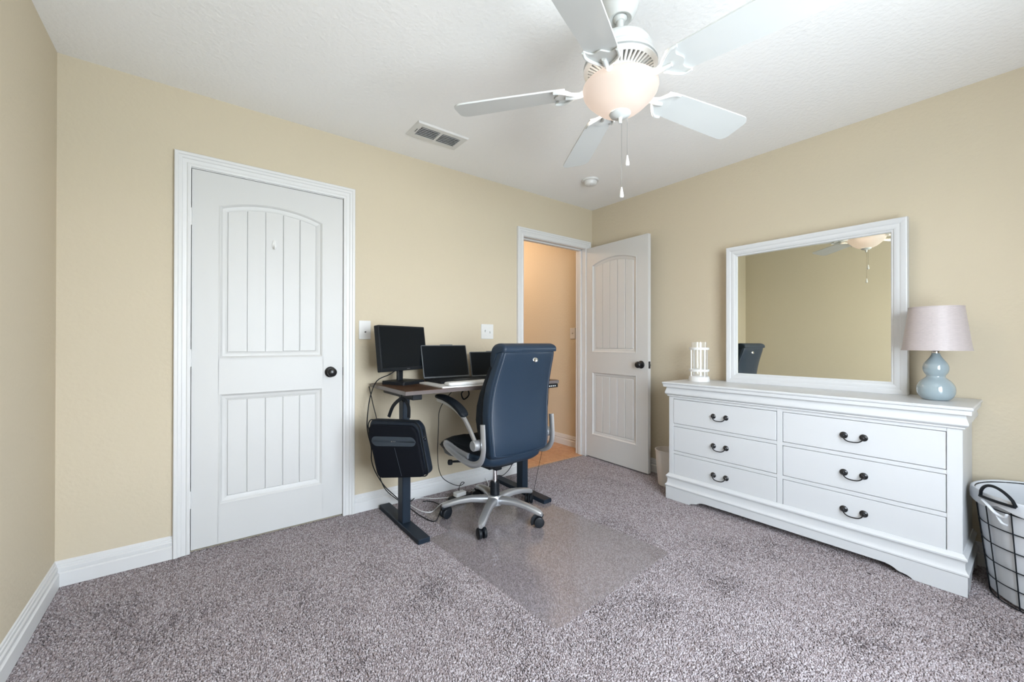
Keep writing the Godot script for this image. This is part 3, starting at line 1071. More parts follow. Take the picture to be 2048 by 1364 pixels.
# ---------- office chair ----------
func chair() -> void:
	var t := thing("office_chair", "high-back black leather office chair with silver arms and base", "office chair", Vector3(-1.612, 0.003, 0.60), 0.06)
	var m: MB
	# five-star base
	m = MB.new()
	m.lathe([[0.0, 0.075], [0.046, 0.075], [0.054, 0.085], [0.054, 0.122], [0.044, 0.138], [0.0, 0.138]], 30)
	obj("hub", m, M.silver, t)
	for k in 5:
		var a := deg_to_rad(139.0 - 72.0 * k + 3.4)
		var d := Vector3(cos(a), 0, sin(a))
		var sd := Vector3(-sin(a), 0, cos(a))
		m = MB.new()
		m.crease = 0.9
		var rings := []
		for p in [[0.030, 0.105, 0.062, 0.050], [0.07, 0.112, 0.060, 0.046], [0.15, 0.116, 0.052, 0.040], [0.23, 0.106, 0.047, 0.036], [0.28, 0.094, 0.047, 0.036], [0.312, 0.084, 0.042, 0.034], [0.334, 0.077, 0.024, 0.024]]:
			var ring := PackedVector3Array()
			for v in ring2(p[2], p[3], 3.0, 14):
				ring.append(d * p[0] + sd * v.x + Vector3(0, p[1] + v.y, 0))
			rings.append(ring)
		m.loft(rings)
		var arm := obj("base_arm", m, M.silver, t)
		var c := d * 0.312
		var wdir := Vector3(cos(a + 0.9), 0, sin(a + 0.9))
		m = MB.new()
		for s in [-1, 1]:
			var bas := Basis(wdir.cross(Vector3.UP).normalized(), wdir, Vector3.UP)
			m.lathe([[0.0, -0.011], [0.025, -0.011], [0.031, -0.007], [0.031, 0.007], [0.025, 0.011], [0.0, 0.011]], 22, Transform3D(bas, c + Vector3(0, 0.031, 0) + wdir * 0.0155 * s))
		obj("caster_wheel", m, M.black, arm)
		m = MB.new()
		var hood := []
		for j in 7:
			var b := lerpf(-0.5, PI * 0.75, j / 6.0)
			hood.append(c + wdir.cross(Vector3.UP) * cos(b) * 0.033 + Vector3(0, 0.031 + sin(b) * 0.033, 0))
		m.tube(hood, 0.019, 8, 0.25, wdir)
		m.tube([c + Vector3(0, 0.03, 0), c + Vector3(0, 0.076, 0)], 0.008, 10)
		obj("caster_hood", m, M.black, arm)
	m = MB.new()
	m.lathe([[0.0, 0.10], [0.027, 0.10], [0.030, 0.125], [0.030, 0.215], [0.026, 0.220], [0.0, 0.220]], 24)
	obj("column_cover", m, M.black, t)
	m = MB.new()
	m.lathe([[0.0, 0.20], [0.014, 0.20], [0.014, 0.36], [0.0, 0.36]], 20)
	obj("gas_lift", m, M.chrome, t)
	m = MB.new()
	m.span(Vector3(-0.085, 0.335, -0.13), Vector3(0.085, 0.375, 0.10), 0.012)
	m.span(Vector3(-0.06, 0.305, -0.11), Vector3(0.06, 0.345, 0.02), 0.015)
	m.span(Vector3(-0.026, 0.30, 0.0), Vector3(0.026, 0.34, 0.045), 0.006)
	obj("tilt_mechanism", m, M.black, t)
	m = MB.new()
	m.tube([Vector3(-0.05, 0.345, -0.10), Vector3(-0.16, 0.350, -0.135), Vector3(-0.225, 0.355, -0.155)], 0.007, 8)
	m.lathe([[0.0, -0.016], [0.014, -0.014], [0.017, 0.0], [0.014, 0.014], [0.0, 0.016]], 14, Transform3D(Basis(), Vector3(-0.235, 0.352, -0.16)))
	obj("tilt_lever", m, M.black, t)
	# seat: base cushion and upper pad
	for a in [["seat_base", [[0.380, 0.36, 0.40], [0.388, 0.43, 0.50], [0.408, 0.475, 0.545], [0.435, 0.49, 0.56], [0.455, 0.485, 0.555], [0.465, 0.46, 0.53]], M.leather], ["seat_pad", [[0.452, 0.44, 0.51], [0.460, 0.495, 0.565], [0.478, 0.520, 0.590], [0.500, 0.515, 0.585], [0.516, 0.48, 0.55], [0.525, 0.41, 0.48], [0.528, 0.28, 0.32]], M.side]]:
		m = MB.new()
		m.crease = 1.2
		var rings := []
		for p in a[1]:
			var ring := PackedVector3Array()
			for v in ring2(p[1], p[2], 4.5, 44):
				var dip: float = -0.05 * smoothstep(0.08, 0.28, -v.y) - 0.012 * (1.0 - clampf(abs(v.x) / 0.27, 0, 1)) * float(p[0] > 0.5)
				ring.append(Vector3(v.x, p[0] + dip * (1.0 if p[0] > 0.45 else 0.5), v.y - 0.040))
			rings.append(ring)
		m.loft(rings)
		obj(a[0], m, a[2], t)
	m = MB.new()
	var lp := []
	for v in ring2(0.525, 0.595, 4.5, 44):
		lp.append(Vector3(v.x, 0.487 - 0.05 * smoothstep(0.08, 0.28, -v.y), v.y - 0.040))
	lp.append(lp[0])
	m.tube(lp, 0.0035, 6)
	obj("seat_piping", m, M.side, t)
	# backrest: rings going up; [y, z of the back surface, width, thickness]
	var prof := [[0.440, 0.235, 0.36, 0.04], [0.450, 0.262, 0.43, 0.075], [0.475, 0.276, 0.452, 0.085], [0.54, 0.276, 0.464, 0.095], [0.62, 0.272, 0.474, 0.10], [0.70, 0.270, 0.476, 0.10], [0.78, 0.274, 0.472, 0.10], [0.86, 0.288, 0.462, 0.095], [0.94, 0.310, 0.446, 0.085], [1.00, 0.330, 0.432, 0.075], [1.04, 0.342, 0.424, 0.068], [1.062, 0.346, 0.416, 0.060], [1.072, 0.340, 0.40, 0.045]]
	m = MB.new()
	m.crease = 1.0
	var rings := []
	for p in prof:
		var ring := PackedVector3Array()
		for v in ring2(p[2], p[3], 5.0, 48):
			# the back surface bulges a little across
			var bulge: float = 0.012 * (1.0 - pow(abs(v.x) / (p[2] * 0.5), 2.0)) if v.y > 0 else 0.0
			ring.append(Vector3(v.x, p[0], p[1] - p[3] / 2 + v.y + bulge - 0.012))
		rings.append(ring)
	m.loft(rings)
	obj("backrest_shell", m, M.leather, t)
	# cushion on the sitter's side
	m = MB.new()
	m.crease = 1.0
	rings = []
	for p in [[0.50, 0.185, 0.34, 0.03], [0.515, 0.188, 0.42, 0.075], [0.58, 0.186, 0.456, 0.11], [0.66, 0.182, 0.468, 0.12], [0.74, 0.186, 0.466, 0.115], [0.82, 0.200, 0.456, 0.10], [0.90, 0.225, 0.440, 0.085], [0.97, 0.250, 0.424, 0.07], [1.02, 0.268, 0.40, 0.05]]:
		var ring := PackedVector3Array()
		for v in ring2(p[2], p[3], 3.2, 40):
			ring.append(Vector3(v.x, p[0], p[1] - p[3] / 2 + v.y + 0.01))
		rings.append(ring)
	m.loft(rings)
	obj("back_cushion", m, M.side, t)
	# headrest: a roll folded over the top
	m = MB.new()
	m.crease = 1.0
	var sec := smooth([Vector2(1.060, 0.346), Vector2(1.078, 0.350), Vector2(1.096, 0.338), Vector2(1.108, 0.305), Vector2(1.104, 0.262), Vector2(1.078, 0.228), Vector2(1.030, 0.212), Vector2(0.975, 0.212), Vector2(0.945, 0.225), Vector2(0.950, 0.245), Vector2(1.000, 0.262), Vector2(1.050, 0.290), Vector2(1.060, 0.346)], 3)
	sec.pop_back()
	var cc := Vector2(1.062, 0.275)
	rings = []
	for p in [[-0.214, 0.55], [-0.211, 0.80], [-0.206, 0.93], [-0.195, 1.0], [0.195, 1.0], [0.206, 0.93], [0.211, 0.80], [0.214, 0.55]]:
		var ring := PackedVector3Array()
		for v in sec:
			var q: Vector2 = cc + (v - cc) * p[1]
			ring.append(Vector3(p[0], q.x, q.y))
		rings.append(ring)
	m.loft(rings)
	obj("headrest", m, M.leather, t)
	# welted seams around the back panel
	var welt := func(inset: float, r: float) -> MB:
		var w := MB.new()
		var pts := []
		var back := func(x: float, y: float) -> Vector3:
			for i in prof.size() - 1:
				if y <= prof[i + 1][0]:
					var f: float = clampf((y - prof[i][0]) / (prof[i + 1][0] - prof[i][0]), 0, 1)
					var z: float = lerpf(prof[i][1], prof[i + 1][1], f)
					var wd: float = lerpf(prof[i][2], prof[i + 1][2], f) / 2
					var xx := clampf(abs(x) / wd, 0, 1)
					var th: float = lerpf(prof[i][3], prof[i + 1][3], f)
					return Vector3(x, y, z - 0.012 - th / 2 + th / 2 * pow(1.0 - pow(xx, 5.0), 0.2) + 0.012 * (1 - xx * xx))
			return Vector3(x, y, 0.33)
		var wid := func(y: float) -> float:
			for i in prof.size() - 1:
				if y <= prof[i + 1][0]:
					return lerpf(prof[i][2], prof[i + 1][2], clampf((y - prof[i][0]) / (prof[i + 1][0] - prof[i][0]), 0, 1)) / 2
			return 0.2
		for k in 25:
			var y := lerpf(0.475, 1.055, k / 24.0)
			pts.append(back.call(-(wid.call(y) - inset), y))
		for k in 11:
			pts.append(back.call(lerpf(-0.18, 0.18, k / 10.0), 1.060))
		for k in 25:
			var y := lerpf(1.055, 0.475, k / 24.0)
			pts.append(back.call(wid.call(y) - inset, y))
		for k in 11:
			var x := lerpf(0.19, -0.19, k / 10.0)
			pts.append(back.call(x, 0.466 - 0.012 * (1 - x * x / 0.036)))
		pts.append(pts[0])
		w.tube(pts, r, 6)
		return w
	obj("back_welt", welt.call(0.012, 0.0036), M.leather, t)
	obj("back_stitching", welt.call(0.021, 0.0011), M.thread, t)
	m = MB.new()
	m.lathe([[0.0, -0.004], [0.014, -0.004], [0.0145, 0.003], [0.011, 0.006], [0.0, 0.0065]], 24, Transform3D(Basis(Vector3.RIGHT, PI / 2 - 0.22).scaled(Vector3(1.4, 1, 1)), Vector3(0.035, 1.012, 0.3340)))
	var bd := obj("badge", m, M.chrome, t)
	m = MB.new()
	m.tube([Vector3(0.029, 1.012, 0.3405), Vector3(0.041, 1.012, 0.3405)], 0.0022, 6)
	obj("badge_mark", m, M.grey, bd)
	# flip-up arms
	for s in [-1.0, 1.0]:
		var x: float = 0.288 * s
		m = MB.new()
		m.crease = 0.9
		var line := smooth([Vector3(x, 0.772, -0.235), Vector3(x, 0.768, -0.14), Vector3(x, 0.748, -0.04), Vector3(x, 0.715, 0.04), Vector3(x, 0.680, 0.085)], 4)
		rings = []
		for i in line.size():
			var f := float(i) / (line.size() - 1)
			var w: float = 0.060 * pow(clampf(1.0 - pow(abs(2 * f - 1), 8.0), 0.05, 1), 0.5)
			var d: Vector3 = (line[min(i + 1, line.size() - 1)] - line[max(i - 1, 0)]).normalized()
			var up := Vector3.RIGHT.cross(d).normalized()
			if up.y < 0:
				up = -up
			var ring := PackedVector3Array()
			for v in ring2(w, 0.030 * (w / 0.060), 3.0, 16):
				ring.append(line[i] + Vector3(v.x, 0, 0) + up * v.y)
			rings.append(ring)
		m.loft(rings)
		var arm := obj("arm_pad", m, M.side, t)
		m = MB.new()
		m.tube(smooth([Vector3(x, 0.752, -0.225), Vector3(x, 0.745, -0.14), Vector3(x, 0.722, -0.04), Vector3(x, 0.685, 0.05), Vector3(x, 0.640, 0.105), Vector3(x, 0.590, 0.150), Vector3(x, 0.540, 0.190)], 4), 0.017, 10, 0.55, Vector3(1, 0, 0))
		obj("arm_strut", m, M.silver, arm)
		m = MB.new()
		m.lathe([[0.0, -0.028], [0.026, -0.028], [0.030, -0.024], [0.030, 0.024], [0.026, 0.028], [0.0, 0.028]], 28, Transform3D(Basis(Vector3(0, 0, 1), PI / 2), Vector3(x, 0.535, 0.195)))
		obj("arm_pivot", m, M.silver, t)
		m = MB.new()
		m.tube(smooth([Vector3(x - 0.012 * s, 0.655, 0.235), Vector3(x - 0.012 * s, 0.60, 0.240), Vector3(x - 0.012 * s, 0.53, 0.244), Vector3(x - 0.012 * s, 0.475, 0.236), Vector3(x - 0.012 * s, 0.435, 0.205), Vector3(x - 0.012 * s, 0.412, 0.14), Vector3(x - 0.012 * s, 0.416, 0.06), Vector3(x - 0.012 * s, 0.436, -0.04), Vector3(x - 0.012 * s, 0.462, -0.13), Vector3(x - 0.012 * s, 0.484, -0.150), Vector3(x - 0.016 * s, 0.480, -0.11), Vector3(x - 0.030 * s, 0.455, -0.03), Vector3(x - 0.040 * s, 0.440, 0.06)], 4), 0.019, 10, 0.6, Vector3(1, 0, 0))
		obj("arm_bracket", m, M.silver, t)

func mat_and_cables() -> void:
	# chair mat with a lip under the desk
	var t := thing("chair_mat", "clear vinyl chair mat with rounded corners on the carpet", "chair mat", Vector3(-1.61, 0.0, 1.08), 0.065)
	var pts := PackedVector2Array()
	var hw := 0.445
	var corners := [[Vector2(-hw, -0.49), 0.035], [Vector2(-0.305, -0.49), 0.0], [Vector2(-0.305, -0.80), 0.03], [Vector2(0.305, -0.80), 0.03], [Vector2(0.305, -0.49), 0.0], [Vector2(hw, -0.49), 0.035], [Vector2(hw, 0.49), 0.04], [Vector2(-hw, 0.49), 0.04]]
	var n := corners.size()
	for i in n:
		var c: Vector2 = corners[i][0]
		var r: float = corners[i][1]
		if r == 0.0:
			pts.append(c)
			continue
		var a: Vector2 = (corners[(i - 1 + n) % n][0] - c).normalized()
		var b: Vector2 = (corners[(i + 1) % n][0] - c).normalized()
		for k in 6:
			var f := k / 5.0
			pts.append((c + a * r).lerp(c, f).lerp(c.lerp(c + b * r, f), f))
	for i in pts.size():
		pts[i] = Vector2(pts[i].x, -pts[i].y)
	var m := MB.new()
	m.prism(pts, 0.0005, 0.003, Transform3D(Basis(Vector3.RIGHT, -PI / 2), Vector3.ZERO), 0.001)
	obj("mat_sheet", m, M.vinyl, t)
	# cables
	var cords := [
		["black monitor cable looping over the desk's left edge to the floor", M.black, 0.0034, [Vector3(-2.10, 0.945, 0.20), Vector3(-2.15, 0.91, 0.19), Vector3(-2.215, 0.868, 0.14), Vector3(-2.25, 0.77, 0.12), Vector3(-2.268, 0.65, 0.12), Vector3(-2.262, 0.55, 0.10), Vector3(-2.23, 0.43, 0.08), Vector3(-2.228, 0.345, 0.08), Vector3(-2.20, 0.26, 0.08), Vector3(-2.145, 0.165, 0.08), Vector3(-2.085, 0.095, 0.08), Vector3(-2.03, 0.04, 0.09), Vector3(-1.96, 0.012, 0.07), Vector3(-1.92, 0.02, 0.057)]],
		["black power cable hanging behind the desk's left leg", M.black, 0.003, [Vector3(-2.227, 0.823, 0.024), Vector3(-2.213, 0.708, 0.06), Vector3(-2.193, 0.592, 0.08), Vector3(-2.195, 0.45, 0.09), Vector3(-2.196, 0.331, 0.1), Vector3(-2.179, 0.23, 0.1), Vector3(-2.139, 0.139, 0.1), Vector3(-2.053, 0.05, 0.1), Vector3(-2.0, 0.006, 0.16), Vector3(-1.995, 0.005, 0.30), Vector3(-1.98, 0.005, 0.41), Vector3(-1.955, 0.005, 0.445), Vector3(-1.905, 0.005, 0.39), Vector3(-1.825, 0.006, 0.27), Vector3(-1.822, 0.006, 0.18), Vector3(-1.85, 0.006, 0.125), Vector3(-1.883, 0.008, 0.118)]],
		["thin black cord hanging from the desk down to the power strip", M.black, 0.0026, [Vector3(-1.74, 0.80, 0.30), Vector3(-1.755, 0.69, 0.17), Vector3(-1.777, 0.62, 0.15), Vector3(-1.781, 0.533, 0.15), Vector3(-1.786, 0.42, 0.15), Vector3(-1.788, 0.34, 0.15), Vector3(-1.78, 0.233, 0.15), Vector3(-1.749, 0.156, 0.15), Vector3(-1.688, 0.105, 0.16), Vector3(-1.635, 0.085, 0.19), Vector3(-1.605, 0.105, 0.21), Vector3(-1.63, 0.115, 0.215), Vector3(-1.655, 0.085, 0.222), Vector3(-1.655, 0.062, 0.222)]],
		["white power cord lying on the carpet under the desk", M.cord_white, 0.0032, [Vector3(-2.06, 0.004, 0.13), Vector3(-1.965, 0.004, 0.05), Vector3(-1.874, 0.004, 0.036), Vector3(-1.80, 0.004, 0.10), Vector3(-1.74, 0.006, 0.14), Vector3(-1.70, 0.02, 0.20)]],
		["white cord curled on the carpet beside the desk's left foot", M.cord_white, 0.0032, [Vector3(-1.975, 0.004, 0.10), Vector3(-1.970, 0.004, 0.18), Vector3(-1.955, 0.004, 0.262), Vector3(-1.915, 0.004, 0.303), Vector3(-1.865, 0.004, 0.275), Vector3(-1.80, 0.014, 0.24), Vector3(-1.74, 0.012, 0.245)]],
		["white cord running from the power strip to the wall", M.cord_white, 0.0032, [Vector3(-1.59, 0.02, 0.20), Vector3(-1.53, 0.004, 0.15), Vector3(-1.46, 0.004, 0.14), Vector3(-1.41, 0.004, 0.18), Vector3(-1.35, 0.004, 0.14), Vector3(-1.31, 0.006, 0.08), Vector3(-1.30, 0.03, 0.03)]],
		["thin dark cord dropping from the desk's right end to the mat", M.black, 0.0016, [Vector3(-1.10, 0.80, 0.56), Vector3(-1.13, 0.55, 0.56), Vector3(-1.152, 0.369, 0.55), Vector3(-1.19, 0.239, 0.55), Vector3(-1.232, 0.087, 0.55), Vector3(-1.245, 0.006, 0.555)]],
		["black cord looping beside the desk's right leg", M.black, 0.0028, [Vector3(-1.39, 0.006, 0.20), Vector3(-1.33, 0.10, 0.22), Vector3(-1.27, 0.10, 0.23), Vector3(-1.205, 0.17, 0.25), Vector3(-1.20, 0.30, 0.28), Vector3(-1.21, 0.50, 0.30)]]]
	for c in cords:
		m = MB.new()
		m.crease = 1.2
		m.tube(smooth(c[3], 5), c[2], 7)
		var o := obj("cable", m, c[1])
		tag(o, c[0], "cable", "cables under the desk")
	t = thing("power_strip", "black power strip with a white plug on the carpet", "power strip", Vector3(-1.655, 0, 0.235), 0.1)
	m = MB.new()
	m.prism(rrect(0.17, 0.058, 0.008, 3), 0.0, 0.034, Transform3D(Basis(Vector3.RIGHT, -PI / 2), Vector3.ZERO), 0.004)
	obj("strip_body", m, M.black, t)
	m = MB.new()
	m.prism(rrect(0.085, 0.050, 0.010, 4), 0.034, 0.060, Transform3D(Basis(Vector3.RIGHT, -PI / 2), Vector3(0.0, 0, -0.004)), 0.004)
	obj("white_plug", m, M.white, t)
	t = thing("power_adapter", "dark rectangular power adapter behind the chair base", "power adapter", Vector3(-1.475, 0, 0.235), -0.5)
	m = MB.new()
	m.prism(rrect(0.13, 0.062, 0.012, 4), 0.0, 0.034, Transform3D(Basis(Vector3.RIGHT, -PI / 2), Vector3.ZERO), 0.005)
	obj("adapter_body", m, M.grey, t)

# ---------- dresser and what stands on it ----------
func dresser() -> void:
	var t := thing("dresser", "white six-drawer dresser with dark bail handles against the right wall", "dresser", Vector3(-0.02, 0, 1.8175), -PI / 2)
	var F := 0.415      # front of the face frame, measured from the back
	var x0 := -0.7095
	var x1 := 0.7125
	var m := MB.new()
	m.span(Vector3(x0, 0.10, 0.0), Vector3(x1, 0.736, F - 0.02), 0.001)
	obj("carcass", m, M.furniture, t)
	var dx := [[-0.6745, -0.0195], [0.0095, 0.6635]]
	var dy := [[0.157, 0.326], [0.346, 0.521], [0.541, 0.716]]
	m = MB.new()
	m.span(Vector3(x0, 0.10, F - 0.021), Vector3(dx[0][0], 0.736, F), 0.002)
	m.span(Vector3(dx[0][1], 0.10, F - 0.021), Vector3(dx[1][0], 0.736, F), 0.001)
	m.span(Vector3(dx[1][1], 0.10, F - 0.021), Vector3(x1, 0.736, F), 0.002)
	for c in dx:
		for y in [[0.10, 0.157], [0.326, 0.346], [0.521, 0.541], [0.716, 0.736]]:
			m.span(Vector3(c[0], y[0], F - 0.021), Vector3(c[1], y[1], F - 0.0005), 0.001)
	obj("face_frame", m, M.furniture, t)
	var path := [Vector3(x1, 0, 0), Vector3(x1, 0, F), Vector3(x0, 0, F), Vector3(x0, 0, 0)]
	m = MB.new()
	m.crease = 0.5
	m.sweep(path, [[-0.05, 0.733], [0.006, 0.733], [0.009, 0.737], [0.007, 0.742], [0.014, 0.746], [0.020, 0.753], [0.021, 0.760], [0.017, 0.774], [0.013, 0.786], [0.012, 0.797], [0.017, 0.802], [0.022, 0.806], [0.022, 0.813], [0.028, 0.817], [0.035, 0.823], [0.036, 0.830], [0.032, 0.8345], [-0.05, 0.8345]], Vector3.UP)
	m.span(Vector3(x0 - 0.030, 0.80, 0.0), Vector3(x1 + 0.030, 0.835, F + 0.030), 0.0005)
	obj("cornice_top", m, M.furniture, t)
	m = MB.new()
	m.crease = 0.5
	m.sweep(path, [[-0.03, 0.040], [0.016, 0.040], [0.016, 0.088], [0.021, 0.092], [0.021, 0.099], [0.014, 0.106], [0.009, 0.118], [0.008, 0.140], [0.011, 0.150], [0.016, 0.156], [0.016, 0.163], [0.008, 0.172], [0.004, 0.180], [-0.03, 0.180]], Vector3.UP)
	obj("plinth", m, M.furniture, t)
	# bracket feet with a curved cut, on the front and the sides
	for s in [-1, 1]:
		var xe: float = (x0 - 0.016) if s < 0 else (x1 + 0.016)
		var foot := MB.new()
		var q := PackedVector2Array([Vector2(0, 0), Vector2(0.175, 0.0)])
		for v in smooth([Vector2(0.175, 0.0), Vector2(0.185, 0.010), Vector2(0.205, 0.016), Vector2(0.225, 0.020), Vector2(0.245, 0.032), Vector2(0.270, 0.0395)], 3):
			if v.y > 0.001:
				q.append(v)
		q.append(Vector2(0.272, 0.0402))
		q.append(Vector2(0, 0.0402))
		var front := PackedVector2Array()
		var sidep := PackedVector2Array()
		for v in q:
			front.append(Vector2(xe - v.x * s, v.y))
			sidep.append(Vector2(v.x * 0.75, v.y))
		foot.prism(front, F - 0.004, F + 0.016)
		obj("bracket_foot", foot, M.furniture, t)
		foot = MB.new()
		foot.prism(sidep, 0.0, 0.02, Transform3D(Basis(Vector3(0, 0, -1), Vector3.UP, Vector3(1, 0, 0)), Vector3(xe - (0.02 if s > 0 else 0.0), 0, F + 0.0155)))
		obj("bracket_foot_side", foot, M.furniture, t)
		foot = MB.new()
		foot.span(Vector3(xe - 0.09 * s, 0.0, 0.0), Vector3(xe, 0.045, 0.05), 0.001)
		obj("rear_foot", foot, M.furniture, t)
	for ci in 2:
		for ri in 3:
			var c: Array = dx[ci]
			var y: Array = dy[ri]
			m = MB.new()
			m.span(Vector3(c[0] + 0.0025, y[0] + 0.0025, F - 0.30), Vector3(c[1] - 0.0025, y[1] - 0.0025, F - 0.001 + (0.004 if ci == 0 and ri == 2 else 0.0)), 0.0015)
			var d := obj("drawer", m, M.furniture, t)
			var hx: float = (c[0] + c[1]) / 2.0 - 0.003
			var hy: float = y[0] + (y[1] - y[0]) * 0.5 + 0.004
			m = MB.new()
			for s in [-1, 1]:
				m.lathe([[0.0, 0.0], [0.0165, 0.0], [0.0175, 0.003], [0.015, 0.006], [0.010, 0.008], [0.008, 0.012], [0.009, 0.017], [0.006, 0.021], [0.0, 0.022]], 20, Transform3D(Basis(Vector3.RIGHT, PI / 2), Vector3(hx + 0.0405 * s, hy, F - 0.001)))
			m.tube(smooth([Vector3(hx - 0.0405, hy - 0.002, F + 0.017), Vector3(hx - 0.036, hy - 0.014, F + 0.020), Vector3(hx - 0.022, hy - 0.024, F + 0.022), Vector3(hx, hy - 0.027, F + 0.022), Vector3(hx + 0.022, hy - 0.024, F + 0.022), Vector3(hx + 0.036, hy - 0.014, F + 0.020), Vector3(hx + 0.0405, hy - 0.002, F + 0.017)]), 0.003, 8)
			obj("bail_handle", m, M.bronze, d)
	# mirror
	t = thing("wall_mirror", "large white-framed rectangular mirror standing on the dresser", "mirror", Vector3(-0.060, 0.835, 1.8275), -PI / 2)
	var L := -0.403
	var R := 0.409
	var B := 0.066
	var T := 0.896
	m = MB.new()
	m.crease = 0.45
	m.sweep([Vector3(L, T, 0), Vector3(R, T, 0), Vector3(R, B, 0), Vector3(L, B, 0)], [[0.0, 0.0], [0.0, 0.022], [0.004, 0.026], [0.010, 0.027], [0.014, 0.032], [0.026, 0.037], [0.038, 0.037], [0.044, 0.041], [0.062, 0.046], [0.068, 0.044], [0.070, 0.038], [0.070, 0.0]], Vector3(0, 0, 1), true)
	var fr := obj("frame", m, M.furniture, t)
	for sx in [L + 0.10, R - 0.10]:
		m = MB.new()
		m.span(Vector3(sx - 0.03, 0.0, -0.022), Vector3(sx + 0.03, 0.60, -0.0005), 0.002)
		obj("rear_support", m, M.furniture, fr)
	m = MB.new()
	m.span(Vector3(L - 0.01, B - 0.01, 0.004), Vector3(R + 0.01, T + 0.01, 0.016), 0.0)
	obj("mirror_glass", m, M.mirror, t)
	# lamp
	t = thing("table_lamp", "grey-blue double-gourd ceramic table lamp with pale pink shade", "lamp", Vector3(-0.225, 0.835, 2.425))
	m = MB.new()
	var pr := []
	for v in smooth([Vector2(0.0, 0.0), Vector2(0.040, 0.0), Vector2(0.056, 0.010), Vector2(0.067, 0.030), Vector2(0.070, 0.052), Vector2(0.066, 0.074), Vector2(0.054, 0.094), Vector2(0.040, 0.108), Vector2(0.034, 0.116), Vector2(0.036, 0.124), Vector2(0.044, 0.138), Vector2(0.0475, 0.156), Vector2(0.044, 0.176), Vector2(0.034, 0.194), Vector2(0.022, 0.212), Vector2(0.016, 0.226), Vector2(0.014, 0.232), Vector2(0.0, 0.232)], 4):
		pr.append([max(v.x, 0.0), v.y])
	m.crease = 1.0
	m.lathe(pr, 56)
	obj("lamp_base", m, M.ceramic, t)
	m = MB.new()
	m.lathe([[0.0, 0.231], [0.0135, 0.231], [0.0135, 0.252], [0.010, 0.256], [0.010, 0.290], [0.0, 0.290]], 24)
	obj("lamp_socket", m, M.chrome, t)
	m = MB.new()
	m.lathe([[0.1245, 0.246], [0.098, 0.460], [0.0965, 0.460], [0.123, 0.246]], 64, Transform3D(), true)
	var sh := obj("lamp_shade", m, M.shade, t)
	m = MB.new()
	for a in [[0.1250, 0.248], [0.0985, 0.458]]:
		m.lathe([[a[0] + 0.0008, a[1] - 0.003], [a[0] + 0.0012, a[1]], [a[0] + 0.0006, a[1] + 0.003], [a[0] - 0.002, a[1]]], 64, Transform3D(), true)
	obj("shade_trim", m, M.shade, sh)
	m = MB.new()
	for k in 3:
		var a := TAU * k / 3.0
		m.tube([Vector3(0, 0.288, 0), Vector3(cos(a) * 0.116, 0.30, sin(a) * 0.116)], 0.0015, 6)
	obj("shade_spider", m, M.chrome, sh)
	# lantern
	t = thing("candle_lantern", "small white round metal lantern with glass cylinder on the dresser", "lantern", Vector3(-0.215, 0.835, 1.215))
	m = MB.new()
	m.lathe([[0.0, 0.0], [0.071, 0.0], [0.072, 0.003], [0.071, 0.018], [0.069, 0.021], [0.069, 0.032], [0.066, 0.035], [0.060, 0.040], [0.0, 0.040]], 40)
	obj("lantern_base", m, M.white, t)
	for k in 4:
		var a := TAU * k / 4.0 + 0.5
		m = MB.new()
		m.tube([Vector3(cos(a) * 0.063, 0.036, sin(a) * 0.063), Vector3(cos(a) * 0.063, 0.242, sin(a) * 0.063)], 0.0042, 8)
		obj("lantern_post", m, M.white, t)
	for y in [0.080, 0.238]:
		m = MB.new()
		m.lathe([[0.057, y - 0.008], [0.068, y - 0.008], [0.068, y + 0.008], [0.057, y + 0.008]], 40, Transform3D(), true)
		obj("lantern_ring", m, M.white, t)
	m = MB.new()
	m.lathe([[0.054, 0.0405], [0.054, 0.285], [0.0525, 0.285], [0.0525, 0.0405]], 40, Transform3D(), true)
	obj("glass_cylinder", m, M.glass, t)
	# bin between the door and the dresser
	t = thing("waste_bin", "small off-white plastic waste bin tucked beside the dresser", "bin", Vector3(-0.19, 0, 0.955))
	m = MB.new()
	m.lathe([[0.0, 0.0], [0.076, 0.0], [0.079, 0.006], [0.098, 0.268], [0.102, 0.270], [0.102, 0.276], [0.096, 0.276], [0.076, 0.010], [0.0, 0.008]], 40)
	obj("bin_body", m, M.plastic_bin, t)

